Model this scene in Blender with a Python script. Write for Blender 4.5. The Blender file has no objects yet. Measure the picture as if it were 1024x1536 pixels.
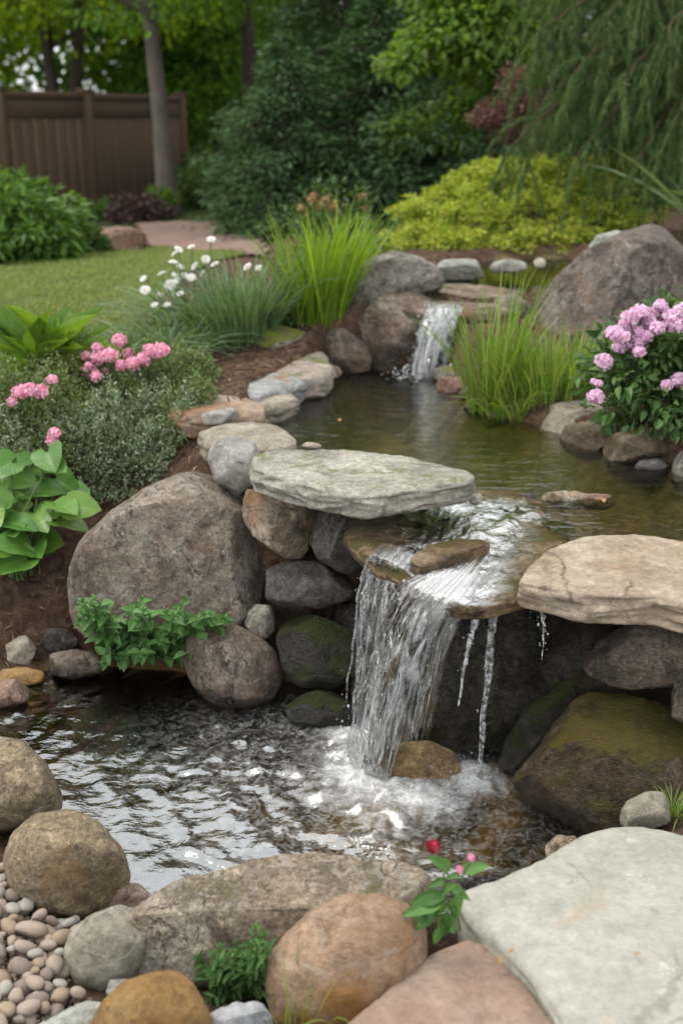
import bpy, math, random
import numpy as np
from mathutils import Vector

# ------------------------------------------------------------------ camera, sky, sun, exposure
SC = bpy.context.scene
COL = SC.collection
CAM_Z = 1.9
PITCH = math.radians(19.2)
FPX = 1707.0
cam_d = bpy.data.cameras.new("camera")
cam = bpy.data.objects.new("camera", cam_d)
COL.objects.link(cam)
cam.location = (0, 0, CAM_Z)
cam.rotation_euler = (math.pi / 2 - PITCH, 0, 0)
cam_d.sensor_fit = 'VERTICAL'
cam_d.sensor_height = 36.0
cam_d.lens = 36.0 * FPX / 1536.0
cam_d.clip_start = 0.05
cam_d.clip_end = 2000
cam_d.dof.use_dof = True
cam_d.dof.focus_distance = 3.25
cam_d.dof.aperture_fstop = 2.25
SC.camera = cam

SUN_EL, SUN_AZ = math.radians(60), math.radians(-75)     # azimuth from +Y towards +X
world = bpy.data.worlds.new("World")
SC.world = world
world.use_nodes = True
wn, wl = world.node_tree.nodes, world.node_tree.links
wn.clear()
w_out = wn.new("ShaderNodeOutputWorld")
w_bg = wn.new("ShaderNodeBackground")
w_sky = wn.new("ShaderNodeTexSky")
w_sky.sky_type = 'NISHITA'
w_sky.sun_disc = False
w_sky.sun_elevation = SUN_EL
w_sky.sun_rotation = SUN_AZ
w_sky.air_density = 1.0
w_sky.dust_density = 3.0
w_hs = wn.new("ShaderNodeHueSaturation")
w_hs.inputs['Saturation'].default_value = 0.38
wl.new(w_sky.outputs[0], w_hs.inputs['Color'])
# broken bright cloud over most of the sky
w_tc = wn.new("ShaderNodeTexCoord")
w_map = wn.new("ShaderNodeMapping")
w_map.inputs['Scale'].default_value = (1.0, 1.0, 2.2)
w_nz = wn.new("ShaderNodeTexNoise")
w_nz.inputs['Scale'].default_value = 2.1
w_nz.inputs['Detail'].default_value = 6
w_rmp = wn.new("ShaderNodeValToRGB")
w_rmp.color_ramp.elements[0].position = .22
w_rmp.color_ramp.elements[1].position = .46
w_mix = wn.new("ShaderNodeMix")
w_mix.data_type = 'RGBA'
w_mix.inputs[7].default_value = (6.0, 6.05, 6.1, 1)
wl.new(w_tc.outputs['Generated'], w_map.inputs['Vector'])
wl.new(w_map.outputs[0], w_nz.inputs['Vector'])
wl.new(w_nz.outputs['Fac'], w_rmp.inputs[0])
wl.new(w_rmp.outputs[0], w_mix.inputs[0])
wl.new(w_hs.outputs[0], w_mix.inputs[6])
wl.new(w_mix.outputs[2], w_bg.inputs['Color'])
w_bg.inputs['Strength'].default_value = 0.15
wl.new(w_bg.outputs[0], w_out.inputs['Surface'])

sun_d = bpy.data.lights.new("sun", 'SUN')
sun_d.energy = 1.3
sun_d.angle = math.radians(28)
sun_d.color = (1.0, 0.93, 0.83)
sun = bpy.data.objects.new("sun", sun_d)
COL.objects.link(sun)
_sv = Vector((math.cos(SUN_EL) * math.sin(SUN_AZ), math.cos(SUN_EL) * math.cos(SUN_AZ), math.sin(SUN_EL)))
sun.rotation_euler = _sv.to_track_quat('Z', 'Y').to_euler()

SC.view_settings.view_transform = 'Standard'
SC.view_settings.look = 'None'
SC.view_settings.gamma = 1.0
SC.view_settings.exposure = 0.95
SC.render.engine = 'CYCLES'
cy = SC.cycles
cy.use_denoising = True
try:
    cy.denoiser = 'OPENIMAGEDENOISE'
except Exception:
    pass
cy.max_bounces = 10
cy.diffuse_bounces = 4
cy.glossy_bounces = 4
cy.transmission_bounces = 6
cy.transparent_max_bounces = 40
cy.caustics_reflective = False
cy.caustics_refractive = False
cy.sample_clamp_indirect = 6.0

# ------------------------------------------------------------------ camera maths: photograph position -> place in the garden
FWD = np.array([0, math.cos(PITCH), -math.sin(PITCH)])
UPV = np.array([0, math.sin(PITCH), math.cos(PITCH)])
RGT = np.array([1.0, 0, 0])
CAM = np.array([0, 0, CAM_Z])


def ray(px, py):
    return FWD + (px - 512) / FPX * RGT + (768 - py) / FPX * UPV


def PZ(px, py, z):
    r = ray(px, py)
    return CAM + r * ((z - CAM_Z) / r[2])


def PY(px, py, y):
    r = ray(px, py)
    return CAM + r * (y / r[1])


def PD(px, py, d):
    return CAM + ray(px, py) * d


def fdepth(p):
    return float(np.dot(np.asarray(p) - CAM, FWD))


# ------------------------------------------------------------------ mesh helpers
def new_mesh(name, verts, faces, uvs=None, smooth=True):
    """faces: list of int arrays (n,k); uvs: per-vertex (N,2)."""
    me = bpy.data.meshes.new(name)
    verts = np.asarray(verts, dtype=np.float32)
    me.vertices.add(len(verts))
    me.vertices.foreach_set("co", verts.ravel())
    loops, starts, tot, off = [], [], [], 0
    for f in faces:
        f = np.asarray(f, dtype=np.int32)
        if len(f) == 0:
            continue
        loops.append(f.ravel())
        starts.append(off + np.arange(len(f), dtype=np.int32) * f.shape[1])
        tot.append(np.full(len(f), f.shape[1], dtype=np.int32))
        off += f.size
    loops = np.concatenate(loops)
    starts = np.concatenate(starts)
    tot = np.concatenate(tot)
    me.loops.add(len(loops))
    me.loops.foreach_set("vertex_index", loops)
    me.polygons.add(len(starts))
    me.polygons.foreach_set("loop_start", starts)
    me.polygons.foreach_set("loop_total", tot)
    me.polygons.foreach_set("use_smooth", np.full(len(starts), smooth))
    me.update(calc_edges=True)
    if uvs is not None:
        uv = me.uv_layers.new(name="UVMap")
        uv.data.foreach_set("uv", np.asarray(uvs, dtype=np.float32)[loops].ravel())
    me.validate()
    return me


def link(name, me, mat=None, parent=None, loc=None):
    o = bpy.data.objects.new(name, me)
    COL.objects.link(o)
    if mat is not None:
        me.materials.append(mat)
    if parent is not None:
        o.parent = parent
    if loc is not None:
        o.location = loc
    return o


def tag(o, label=None, cat=None, group=None, kind=None):
    if label:
        o['label'] = label
    if cat:
        o['category'] = cat
    if group:
        o['group'] = group
    if kind:
        o['kind'] = kind
    return o


def thing(name, label, cat, loc, group=None):
    o = bpy.data.objects.new(name, None)
    o.empty_display_size = 0.1
    COL.objects.link(o)
    o.location = tuple(float(v) for v in loc)
    return tag(o, label, cat, group)


def nz(P, scale=1.0, seed=0):
    """vectorised gradient noise, about -1..1"""
    P = np.asarray(P, dtype=np.float64) * scale + seed * 17.31
    i = np.floor(P).astype(np.int64)
    f = P - i
    u = f * f * f * (f * (f * 6 - 15) + 10)

    def g(dx, dy, dz):
        h = (i[:, 0] + dx) * 374761393 + (i[:, 1] + dy) * 668265263 + (i[:, 2] + dz) * 2147483647
        h = (h ^ (h >> 13)) * 1274126177
        h = (h ^ (h >> 16)) & 0x7fffffff
        a = (h % 1024) / 1024.0 * 2 * math.pi
        b = ((h >> 10) % 1024) / 1024.0 * 2 - 1
        c = np.sqrt(1 - b * b)
        return c * np.cos(a) * (f[:, 0] - dx) + c * np.sin(a) * (f[:, 1] - dy) + b * (f[:, 2] - dz)
    x00 = g(0, 0, 0) * (1 - u[:, 0]) + g(1, 0, 0) * u[:, 0]
    x10 = g(0, 1, 0) * (1 - u[:, 0]) + g(1, 1, 0) * u[:, 0]
    x01 = g(0, 0, 1) * (1 - u[:, 0]) + g(1, 0, 1) * u[:, 0]
    x11 = g(0, 1, 1) * (1 - u[:, 0]) + g(1, 1, 1) * u[:, 0]
    y0 = x00 * (1 - u[:, 1]) + x10 * u[:, 1]
    y1 = x01 * (1 - u[:, 1]) + x11 * u[:, 1]
    return (y0 * (1 - u[:, 2]) + y1 * u[:, 2]) * 1.6


def fbm(P, scale, seed=0, octv=4, gain=0.5):
    r, a = 0, 1.0
    for k in range(octv):
        r = r + a * nz(P, scale * 2 ** k, seed + k * 3)
        a *= gain
    return r


def sstep(x, a=0.0, b=1.0):
    t = np.clip((x - a) / (b - a), 0, 1)
    return t * t * (3 - 2 * t)


def poly_sd(P, poly):
    """signed distance to polygon, negative inside"""
    P = np.asarray(P, float)
    poly = np.asarray(poly, float)
    d = np.full(len(P), 1e9)
    ins = np.zeros(len(P), bool)
    n = len(poly)
    for k in range(n):
        a, b = poly[k], poly[(k + 1) % n]
        e = b - a
        w = P - a
        t = np.clip((w @ e) / max(e @ e, 1e-12), 0, 1)
        d = np.minimum(d, np.hypot(*(w - t[:, None] * e).T))
        c = ((a[1] <= P[:, 1]) & (b[1] > P[:, 1])) | ((b[1] <= P[:, 1]) & (a[1] > P[:, 1]))
        with np.errstate(divide='ignore', invalid='ignore'):
            xx = a[0] + (P[:, 1] - a[1]) / (b[1] - a[1] + 1e-30) * e[0]
        ins ^= c & (P[:, 0] < xx)
    return np.where(ins, -d, d)


def tube(pts, rad, seg=8, wob=0.0, seed=0):
    """tapered tube -> verts, quads, uv"""
    pts = np.asarray(pts, float)
    n = len(pts)
    rad = np.broadcast_to(np.asarray(rad, float), (n,))
    t = np.gradient(pts, axis=0)
    t /= np.linalg.norm(t, axis=1)[:, None] + 1e-9
    ref = np.array([0.31, 0.11, 0.94]) if abs(t[0, 2]) < .8 else np.array([1.0, 0.1, 0])
    u = np.cross(t, ref)
    u /= np.linalg.norm(u, axis=1)[:, None] + 1e-9
    v = np.cross(t, u)
    a = np.arange(seg) / seg * 2 * math.pi
    V = pts[:, None, :] + rad[:, None, None] * (np.cos(a)[None, :, None] * u[:, None, :] + np.sin(a)[None, :, None] * v[:, None, :])
    V = V.reshape(-1, 3)
    if wob:
        V = V + wob * np.repeat(rad, seg)[:, None] * np.stack([nz(V, 6, seed + k) for k in range(3)], 1)
    i = np.arange(n - 1)[:, None] * seg
    j = np.arange(seg)[None, :]
    j2 = (j + 1) % seg
    F = np.stack([i + j, i + j2, i + seg + j2, i + seg + j], -1).reshape(-1, 4)
    return V, F


class MB:
    """collects pieces of ONE mesh"""
    def __init__(s):
        s.v, s.f, s.uv, s.n = [], {}, [], 0

    def add(s, V, *faces, uv=None):
        V = np.asarray(V, float)
        for F in faces:
            F = np.asarray(F)
            if len(F):
                s.f.setdefault(F.shape[1], []).append(F + s.n)
        s.v.append(V)
        s.uv.append(np.zeros((len(V), 2)) if uv is None else np.asarray(uv, float))
        s.n += len(V)
        return s

    def mesh(s, name, smooth=True, origin=None):
        V = np.concatenate(s.v)
        if origin is not None:
            V = V - np.asarray(origin)
        return new_mesh(name, V, [np.concatenate(a) for a in s.f.values()], np.concatenate(s.uv), smooth)

    def build(s, name, mat, parent=None, smooth=True, origin=None):
        o = link(name, s.mesh(name, smooth, origin), mat, parent)
        if origin is not None and parent is None:
            o.location = tuple(origin)
        return o


def box(cx, cy, cz, sx, sy, sz, rz=0.0, bev=0.0):
    """bevelled box verts/faces"""
    b = min(bev, sx * .49, sy * .49, sz * .49)
    V, F4, F3 = [], [], []
    if b <= 0:
        V = np.array([[x, y, z] for x in (-1, 1) for y in (-1, 1) for z in (-1, 1)], float) * np.array([sx, sy, sz]) / 2
        F = np.array([[0, 1, 3, 2], [4, 6, 7, 5], [0, 4, 5, 1], [2, 3, 7, 6], [0, 2, 6, 4], [1, 5, 7, 3]])
    else:
        hx, hy, hz = sx / 2, sy / 2, sz / 2
        rings = []
        for (z, ins) in ((-hz, b), (-hz + b, 0), (hz - b, 0), (hz, b)):
            x, y = hx - ins, hy - ins
            c = b if ins == 0 else b * .6
            rings.append([[-x + c, -y, z], [x - c, -y, z], [x, -y + c, z], [x, y - c, z], [x - c, y, z], [-x + c, y, z], [-x, y - c, z], [-x, -y + c, z]])
        V = np.array(rings, float).reshape(-1, 3)
        F = []
        for r in range(3):
            for k in range(8):
                F.append([r * 8 + k, r * 8 + (k + 1) % 8, r * 8 + 8 + (k + 1) % 8, r * 8 + 8 + k])
        for base, rev in ((0, True), (24, False)):
            q = [[0, 1, 2, 7], [7, 2, 3, 6], [6, 3, 4, 5]]
            for a in q:
                a = [base + t for t in a]
                F.append(a[::-1] if rev else a)
        F = np.array(F)
    c, s = math.cos(rz), math.sin(rz)
    V = np.stack([V[:, 0] * c - V[:, 1] * s + cx, V[:, 0] * s + V[:, 1] * c + cy, V[:, 2] + cz], 1)
    return V, F


# ------------------------------------------------------------------ materials
def _nt(name):
    m = bpy.data.materials.new(name)
    m.use_nodes = True
    t = m.node_tree
    t.nodes.clear()
    return m, t.nodes, t.links


class NB:
    """small node builder"""
    def __init__(s, name):
        s.m, s.n, s.l = _nt(name)
        s.out = s.n.new("ShaderNodeOutputMaterial")

    def node(s, typ, **kw):
        n = s.n.new(typ)
        for k, v in kw.items():
            setattr(n, k, v)
        return n

    def put(s, sock, v):
        if hasattr(v, 'is_output') or isinstance(v, bpy.types.NodeSocket):
            s.l.new(v, sock)
        else:
            if sock.type == 'RGBA' and len(v) == 3:
                v = (*v, 1)
            sock.default_value = v

    def obj(s):
        return s.node("ShaderNodeTexCoord").outputs['Object']

    def geo(s, o):
        return s.node("ShaderNodeNewGeometry").outputs[o]

    def mapping(s, vec, scale=(1, 1, 1), loc=(0, 0, 0), rot=(0, 0, 0)):
        n = s.node("ShaderNodeMapping")
        s.put(n.inputs['Vector'], vec)
        s.put(n.inputs['Location'], loc)
        n.inputs['Scale'].default_value = scale
        n.inputs['Rotation'].default_value = rot
        return n.outputs[0]

    def noise(s, vec, scale, detail=4, rough=.55, dist=0.0, out='Fac'):
        n = s.node("ShaderNodeTexNoise")
        s.put(n.inputs['Vector'], vec)
        n.inputs['Scale'].default_value = scale
        n.inputs['Detail'].default_value = detail
        n.inputs['Roughness'].default_value = rough
        n.inputs['Distortion'].default_value = dist
        return n.outputs[out]

    def voro(s, vec, scale, feature='F1', out='Distance', rnd=1.0):
        n = s.node("ShaderNodeTexVoronoi", feature=feature)
        s.put(n.inputs['Vector'], vec)
        n.inputs['Scale'].default_value = scale
        n.inputs['Randomness'].default_value = rnd
        return n.outputs[out]

    def ramp(s, fac, stops, interp='LINEAR'):
        n = s.node("ShaderNodeValToRGB")
        s.put(n.inputs[0], fac)
        r = n.color_ramp
        r.interpolation = interp
        while len(r.elements) < len(stops):
            r.elements.new(0.5)
        for e, (p, c) in zip(r.elements, stops):
            e.position = p
            e.color = (c, c, c, 1) if isinstance(c, (int, float)) else (*c, 1)
        return n.outputs[0]

    def mix(s, fac, a, b, mode='MIX'):
        n = s.node("ShaderNodeMix", data_type='RGBA', blend_type=mode)
        s.put(n.inputs[0], fac)
        s.put(n.inputs[6], a)
        s.put(n.inputs[7], b)
        return n.outputs[2]

    def math(s, op, a, b=0.0, c=None, clamp=False):
        n = s.node("ShaderNodeMath", operation=op, use_clamp=clamp)
        s.put(n.inputs[0], a)
        s.put(n.inputs[1], b)
        if c is not None:
            s.put(n.inputs[2], c)
        return n.outputs[0]

    def mrange(s, v, a, b, c=0.0, d=1.0, smooth=True):
        n = s.node("ShaderNodeMapRange", interpolation_type='SMOOTHSTEP' if smooth else 'LINEAR')
        s.put(n.inputs[0], v)
        for k, x in zip((1, 2, 3, 4), (a, b, c, d)):
            s.put(n.inputs[k], x)
        return n.outputs[0]

    def sep(s, v):
        n = s.node("ShaderNodeSeparateXYZ")
        s.put(n.inputs[0], v)
        return n.outputs

    def bump(s, h, strength=.5, dist=.02, normal=None):
        n = s.node("ShaderNodeBump")
        s.put(n.inputs['Height'], h)
        s.put(n.inputs['Strength'], strength)
        n.inputs['Distance'].default_value = dist
        if normal is not None:
            s.put(n.inputs['Normal'], normal)
        return n.outputs[0]

    def principled(s, color, rough=.8, normal=None, spec=.5, **kw):
        n = s.node("ShaderNodeBsdfPrincipled")
        s.put(n.inputs['Base Color'], color)
        s.put(n.inputs['Roughness'], rough)
        s.put(n.inputs['Specular IOR Level'], spec)
        if normal is not None:
            s.put(n.inputs['Normal'], normal)
        for k, v in kw.items():
            s.put(n.inputs[k], v)
        return n.outputs[0]

    def done(s, shader):
        s.l.new(shader, s.out.inputs['Surface'])
        return s.m


def rock_mat(name, c1, c2, c3, lichen=0.0, lichen_c=(.45, .44, .38), moss=0.0, moss_c=(.07, .09, .015), moss_up=True,
             stain=0.0, stain_c=(.35, .17, .05), grain=.5, crack=0.0, strata=0.0, rough=.85, wet_z=None, wet=0.0, bump=1.0,
             coarse=4.0, algae=0.0, soft=1.0, vein=0.0):
    def sp(a, b_):
        return [(.5 - (.5 - a[0]), 1 - (1 - a[1]) * soft), (.5, 1.0), (b_[0], 1 + (b_[1] - 1) * soft)]
    b = NB(name)
    obj = b.obj()
    info = b.node("ShaderNodeObjectInfo")
    off = b.node("ShaderNodeVectorMath", operation='MULTIPLY')
    b.put(off.inputs[0], info.outputs['Random'])
    off.inputs[1].default_value = (31.0, 17.0, 23.0)
    add = b.node("ShaderNodeVectorMath", operation='ADD')
    b.put(add.inputs[0], obj)
    b.put(add.inputs[1], off.outputs[0])
    v = add.outputs[0]
    big = b.noise(v, coarse, 9, .68, .4)
    col = b.ramp(big, [(.33, c1), (.5, c2), (.64, c3)])
    # crisp edged darker weathering patches
    pt = b.noise(v, coarse * 1.9, 12, .74, .5)
    pm = b.mrange(pt, .53, .575)
    col = b.mix(b.math('MULTIPLY', pm, .62 * soft), col, tuple(x * .62 for x in c1))
    # mid-size mottling
    mid = b.noise(v, coarse * 7, 8, .72)
    col = b.mix(1.0, col, b.ramp(mid, sp((.34, .58), (.66, 1.35))), 'MULTIPLY')
    # mineral grain and pits
    med = b.noise(v, 75, 4, .75)
    fine = b.noise(v, 210, 3, .75)
    col = b.mix(min(1, grain * 1.25), col, b.ramp(med, sp((.33, .45), (.66, 1.65))), 'MULTIPLY')
    col = b.mix(grain, col, b.ramp(fine, sp((.3, .5), (.7, 1.6))), 'MULTIPLY')
    pit = b.mrange(b.noise(v, 38, 5, .6, .3), .64, .70)
    col = b.mix(b.math('MULTIPLY', pit, .55 * soft), col, tuple(x * .3 for x in c1))
    spk = b.voro(v, 150)
    col = b.mix(b.math('MULTIPLY', b.math('LESS_THAN', spk, .17), grain * .6), col, (.60, .57, .51))
    if strata:
        sv = b.mapping(v, scale=(1.5, 1.5, 34))
        st = b.noise(sv, 1.0, 5, .6, .4)
        col = b.mix(strata, col, b.ramp(st, [(.3, .6), (.5, 1.0), (.7, 1.25)]), 'MULTIPLY')
    if stain:
        sm = b.mrange(b.noise(v, coarse * 1.3, 5, .6, .5), .62 - stain * .25, .75 - stain * .15)
        col = b.mix(b.math('MULTIPLY', sm, .75), col, b.mix(b.noise(v, 30, 4), stain_c, tuple(x * .6 for x in stain_c)))
    if lichen:
        lm = b.mrange(b.noise(v, coarse * 2.4, 12, .76, .3), .64 - lichen * .22, .675 - lichen * .21)
        lm2 = b.mrange(b.noise(v, coarse * 6.5, 10, .74, .2), .66 - lichen * .14, .69 - lichen * .14)
        lm = b.math('MAXIMUM', lm, b.math('MULTIPLY', lm2, .8))
        lc = b.mix(b.ramp(b.noise(v, 90, 5, .75), [(.35, 0.0), (.65, 1.0)]), lichen_c, tuple(x * .5 for x in lichen_c))
        col = b.mix(b.math('MULTIPLY', lm, .72), col, lc)
    h = b.math('ADD', b.math('MULTIPLY', b.noise(v, coarse * 3.2, 14, .74, .3), 1.5), b.math('MULTIPLY', med, .30))
    h = b.math('SUBTRACT', h, b.math('MULTIPLY', pit, .35))
    if vein:
        vn = b.math('ABSOLUTE', b.math('SUBTRACT', b.noise(b.mapping(v, scale=(1, 1, 2.6), rot=(.5, .35, 0)), 3.2, 6, .5, .6), .5))
        vm = b.math('MULTIPLY', b.mrange(vn, .004, .016, 1, 0), b.mrange(b.noise(v, 6, 3), .45, .6))
        col = b.mix(b.math('MULTIPLY', vm, vein), col, (.52, .48, .42))
        cr = b.math('ABSOLUTE', b.math('SUBTRACT', b.noise(b.mapping(v, scale=(2.0, 1, 1), loc=(4, 2, 7)), 4.2, 8, .6, .4), .5))
        cm_ = b.math('MULTIPLY', b.mrange(cr, .002, .010, 1, 0), b.mrange(b.noise(v, 4, 3), .48, .6))
        col = b.mix(b.math('MULTIPLY', cm_, .8), col, tuple(x * .25 for x in c1))
        h = b.math('SUBTRACT', h, b.math('MULTIPLY', cm_, .5))
    if crack:
        wv = b.mix(.12, v, b.noise(v, 5, 4, .6, out='Color'))
        ce = b.voro(wv, 3.2, 'DISTANCE_TO_EDGE')
        cm = b.mrange(ce, 0.0, .02, 1.0, 0.0)
        brk = b.mrange(b.noise(v, 4.5, 3), .45, .6)
        cm = b.math('MULTIPLY', cm, brk)
        col = b.mix(b.math('MULTIPLY', cm, crack), col, b.mix(1.0, col, (.3, .27, .24), 'MULTIPLY'))
        h = b.math('SUBTRACT', h, b.math('MULTIPLY', cm, .5 * crack))
    rgh = rough
    if algae:
        am = b.mrange(b.noise(v, coarse * 1.2, 6, .65), .6 - algae * .35, .72 - algae * .25)
        col = b.mix(b.math('MULTIPLY', am, .85), col, b.mix(b.noise(v, 22, 6, .7), (.012, .02, .006), (.11, .10, .02)))
    if moss:
        mn = b.noise(v, coarse * 1.8, 8, .7)
        if moss_up:
            nzv = b.sep(b.geo('Normal'))[2]
            mn = b.math('ADD', mn, b.math('MULTIPLY', b.math('SUBTRACT', nzv, .45), .28))
        mm = b.mrange(mn, .72 - moss * .35, .84 - moss * .32)
        mt = b.noise(v, 120, 3, .7)
        mc = b.mix(mt, tuple(x * .45 for x in moss_c), tuple(x * 1.7 for x in moss_c))
        col = b.mix(b.math('MULTIPLY', mm, .92), col, mc)
        h = b.math('ADD', h, b.math('MULTIPLY', mm, b.math('ADD', .15, b.math('MULTIPLY', mt, .5))))
    if wet_z is not None:
        z = b.sep(b.geo('Position'))[2]
        wm = b.mrange(b.math('ADD', z, b.math('MULTIPLY', b.noise(v, 9, 4), -.07)), wet_z - .03, wet_z + .03, 1.0, 0.0)
        wm = b.math('MAXIMUM', wm, wet)
    else:
        wm = wet
    if wet_z is not None or wet:
        dk = b.mix(1.0, col, (.42, .40, .36), 'MULTIPLY')
        col = b.mix(wm, col, dk)
        rgh = b.mrange(wm, 0, 1, rough, .22, smooth=False)
    nrm = b.bump(h, min(1.0, .85 * bump), .032)
    return b.done(b.principled(col, rgh, nrm, spec=.4))


def leaf_mat(name, cols, trans=.35, rough=.5, spec=.35, veins=0.0, tint=(1.25, 1.2, .55)):
    """cols: colours picked per leaf"""
    b = NB(name)
    isl = b.geo('Random Per Island')
    n = len(cols)
    col = b.ramp(isl, [((k + .5) / n, c) for k, c in enumerate(cols)])
    mot = b.noise(b.obj(), 25, 3)
    col = b.mix(.35, col, b.ramp(mot, [(.3, .6), (.7, 1.35)]), 'MULTIPLY')
    nrm = None
    if veins:
        uv = b.node("ShaderNodeUVMap").outputs[0]
        s = b.sep(uv)
        ax = b.math('ABSOLUTE', b.math('SUBTRACT', s[0], .5))
        w = b.math('SINE', b.math('MULTIPLY', b.math('ADD', ax, b.math('MULTIPLY', s[1], -1.1)), 48.0))
        mid = b.mrange(ax, 0.0, .05, 1.0, 0.0)
        col = b.mix(b.math('MULTIPLY', mid, .5 * veins), col, tuple(min(1, x * 2.2 + .02) for x in cols[-1]))
        nrm = b.bump(b.math('ADD', b.math('MULTIPLY', w, .3), b.math('MULTIPLY', mid, -1.0)), .35 * veins, .006)
    p = b.principled(col, rough, nrm, spec=spec)
    t = b.node("ShaderNodeBsdfTranslucent")
    b.put(t.inputs['Color'], b.mix(1.0, col, tint, 'MULTIPLY'))
    mx = b.node("ShaderNodeMixShader")
    mx.inputs[0].default_value = trans
    b.l.new(p, mx.inputs[1])
    b.l.new(t.outputs[0], mx.inputs[2])
    return b.done(mx.outputs[0])


def bark_mat(name, c1, c2, scale=6.0):
    b = NB(name)
    v = b.mapping(b.obj(), scale=(1, 1, .22))
    n1 = b.noise(v, scale * 4, 7, .65, .6)
    n2 = b.noise(b.obj(), scale * .6, 5, .6)
    col = b.mix(n1, c1, c2)
    col = b.mix(.6, col, b.ramp(n2, [(.3, .55), (.7, 1.35)]), 'MULTIPLY')
    return b.done(b.principled(col, .9, b.bump(n1, .8, .04), spec=.2))


def flat_mat(name, c1, c2, scale=20, rough=.8, bump=.3, spec=.3, trans=0.0):
    b = NB(name)
    n1 = b.noise(b.obj(), scale, 6, .6)
    col = b.mix(b.ramp(n1, [(.3, 0.0), (.7, 1.0)]), c1, c2)
    p = b.principled(col, rough, b.bump(n1, bump, .02), spec=spec)
    if trans:
        t = b.node("ShaderNodeBsdfTranslucent")
        b.put(t.inputs['Color'], col)
        mx = b.node("ShaderNodeMixShader")
        mx.inputs[0].default_value = trans
        b.l.new(p, mx.inputs[1])
        b.l.new(t.outputs[0], mx.inputs[2])
        p = mx.outputs[0]
    return b.done(p)
# ------------------------------------------------------------------ ground, lawn, path, pond and pool water
Z_LOW, Z_UP, Z_TOP = 0.0, 0.66, .965


def pxpoly(pts, z):
    return np.array([PZ(x, y, z)[:2] for x, y in pts])


LOW = pxpoly([(-160, 1085), (0, 1048), (60, 1022), (160, 1012), (280, 1020), (420, 1030), (540, 1060), (640, 1090), (760, 1110),
              (790, 1180), (840, 1262), (760, 1300), (640, 1330), (560, 1330), (440, 1310), (320, 1345), (210, 1345), (150, 1300), (70, 1240), (40, 1170),
              (-20, 1120), (-160, 1130)], Z_LOW)
UPP = pxpoly([(620, 550), (560, 552), (500, 558), (460, 585), (400, 612), (398, 640), (430, 668), (395, 700), (410, 718), (560, 742),
              (700, 745), (830, 775), (900, 815), (960, 825), (1100, 835), (1180, 760), (1024, 705), (990, 695), (905, 675), (840, 655), (770, 632), (715, 618),
              (695, 596), (665, 575), (660, 552)], Z_UP)
TOPP = np.array([PZ(660, 440, Z_TOP)[:2], PZ(690, 415, Z_TOP)[:2], PZ(720, 398, Z_TOP)[:2], PZ(740, 391, Z_TOP)[:2], PZ(830, 388, Z_TOP)[:2], PZ(900, 392, Z_TOP)[:2],
                 PZ(880, 420, Z_TOP)[:2], PZ(790, 440, Z_TOP)[:2], PZ(720, 452, Z_TOP)[:2]])

SPILL = pxpoly([(545, 800), (570, 770), (650, 745), (710, 733), (790, 740), (840, 765), (860, 820), (800, 880), (700, 890), (620, 850)], .65)
_ctl = []
for (px, py, z) in [
        (-120, 1000, .16), (0, 960, .14), (40, 905, .2), (100, 862, .27), (0, 865, .28), (-150, 880, .3), (60, 800, .38), (170, 800, .33), (230, 712, .5), (300, 692, .6),
        (300, 640, .69), (150, 650, .64), (0, 650, .70), (-200, 650, .74), (0, 580, .78), (-250, 560, .8), (200, 560, .76), (250, 585, .74), (330, 540, .77),
        (400, 505, .82), (480, 482, .9), (560, 450, .98), (520, 400, 1.0), (0, 450, .8), (100, 390, .78), (250, 375, .76), (300, 380, .78), (-300, 430, .8),
        (300, 350, .70), (400, 370, .86), (450, 365, .9),
        (700, 388, 1.03), (850, 382, 1.05), (950, 368, 1.06), (1100, 370, 1.08), (1000, 470, .95), (900, 520, .85), (760, 560, .76), (830, 590, .74), (900, 610, .75), (1000, 630, .78), (1100, 640, .8),
        (1060, 690, .74), (1200, 720, .74),
        (1010, 1225, .14), (1060, 1100, .12), (1150, 1000, .25), (1200, 900, .45), (1150, 1250, .2),
        (0, 1300, .10), (-120, 1250, .10), (80, 1400, .10), (200, 1500, .09), (400, 1500, .08), (700, 1500, .10), (1000, 1500, .10), (600, 1400, .06), (900, 1300, .10), (-300, 1500, .12)]:
    p = PZ(px, py, z)
    _ctl.append((p[0], p[1], z))
_ctl += [(-2.45, 15.2, .72), (-4.2, 15.5, .45), (-3.6, 17, .45), (-3.1, 20, .45), (0, 20, .5), (4, 16, .9), (8, 20, .8), (-9, 14, .5), (-12, 25, .4), (0, 32, .4), (14, 30, .6),
         (-8, 8, .75), (-7, 4, .5), (7, 8, 1.0), (6, 4, .6), (-3, 1, .15), (0, 0.5, .1), (3, 1, .15), (-4, -3, .1), (4, -3, .1), (0, -6, .1), (0, 12.2, .9), (2.4, 11, 1.0), (0, 2.35, .0)]
_ctl = np.array(_ctl)


def _tps_fit(C):
    d = np.linalg.norm(C[:, None, :2] - C[None, :, :2], axis=2)
    K = np.where(d > 0, d * d * np.log(d + 1e-12), 0) + np.eye(len(C)) * .02
    Pm = np.c_[np.ones(len(C)), C[:, :2]]
    A = np.block([[K, Pm], [Pm.T, np.zeros((3, 3))]])
    return np.linalg.solve(A, np.r_[C[:, 2], 0, 0, 0])


_tw = _tps_fit(_ctl)


def tps(P):
    d = np.linalg.norm(P[:, None, :] - _ctl[None, :, :2], axis=2)
    K = np.where(d > 0, d * d * np.log(d + 1e-12), 0)
    return K @ _tw[:-3] + _tw[-3] + P @ _tw[-2:]


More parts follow.
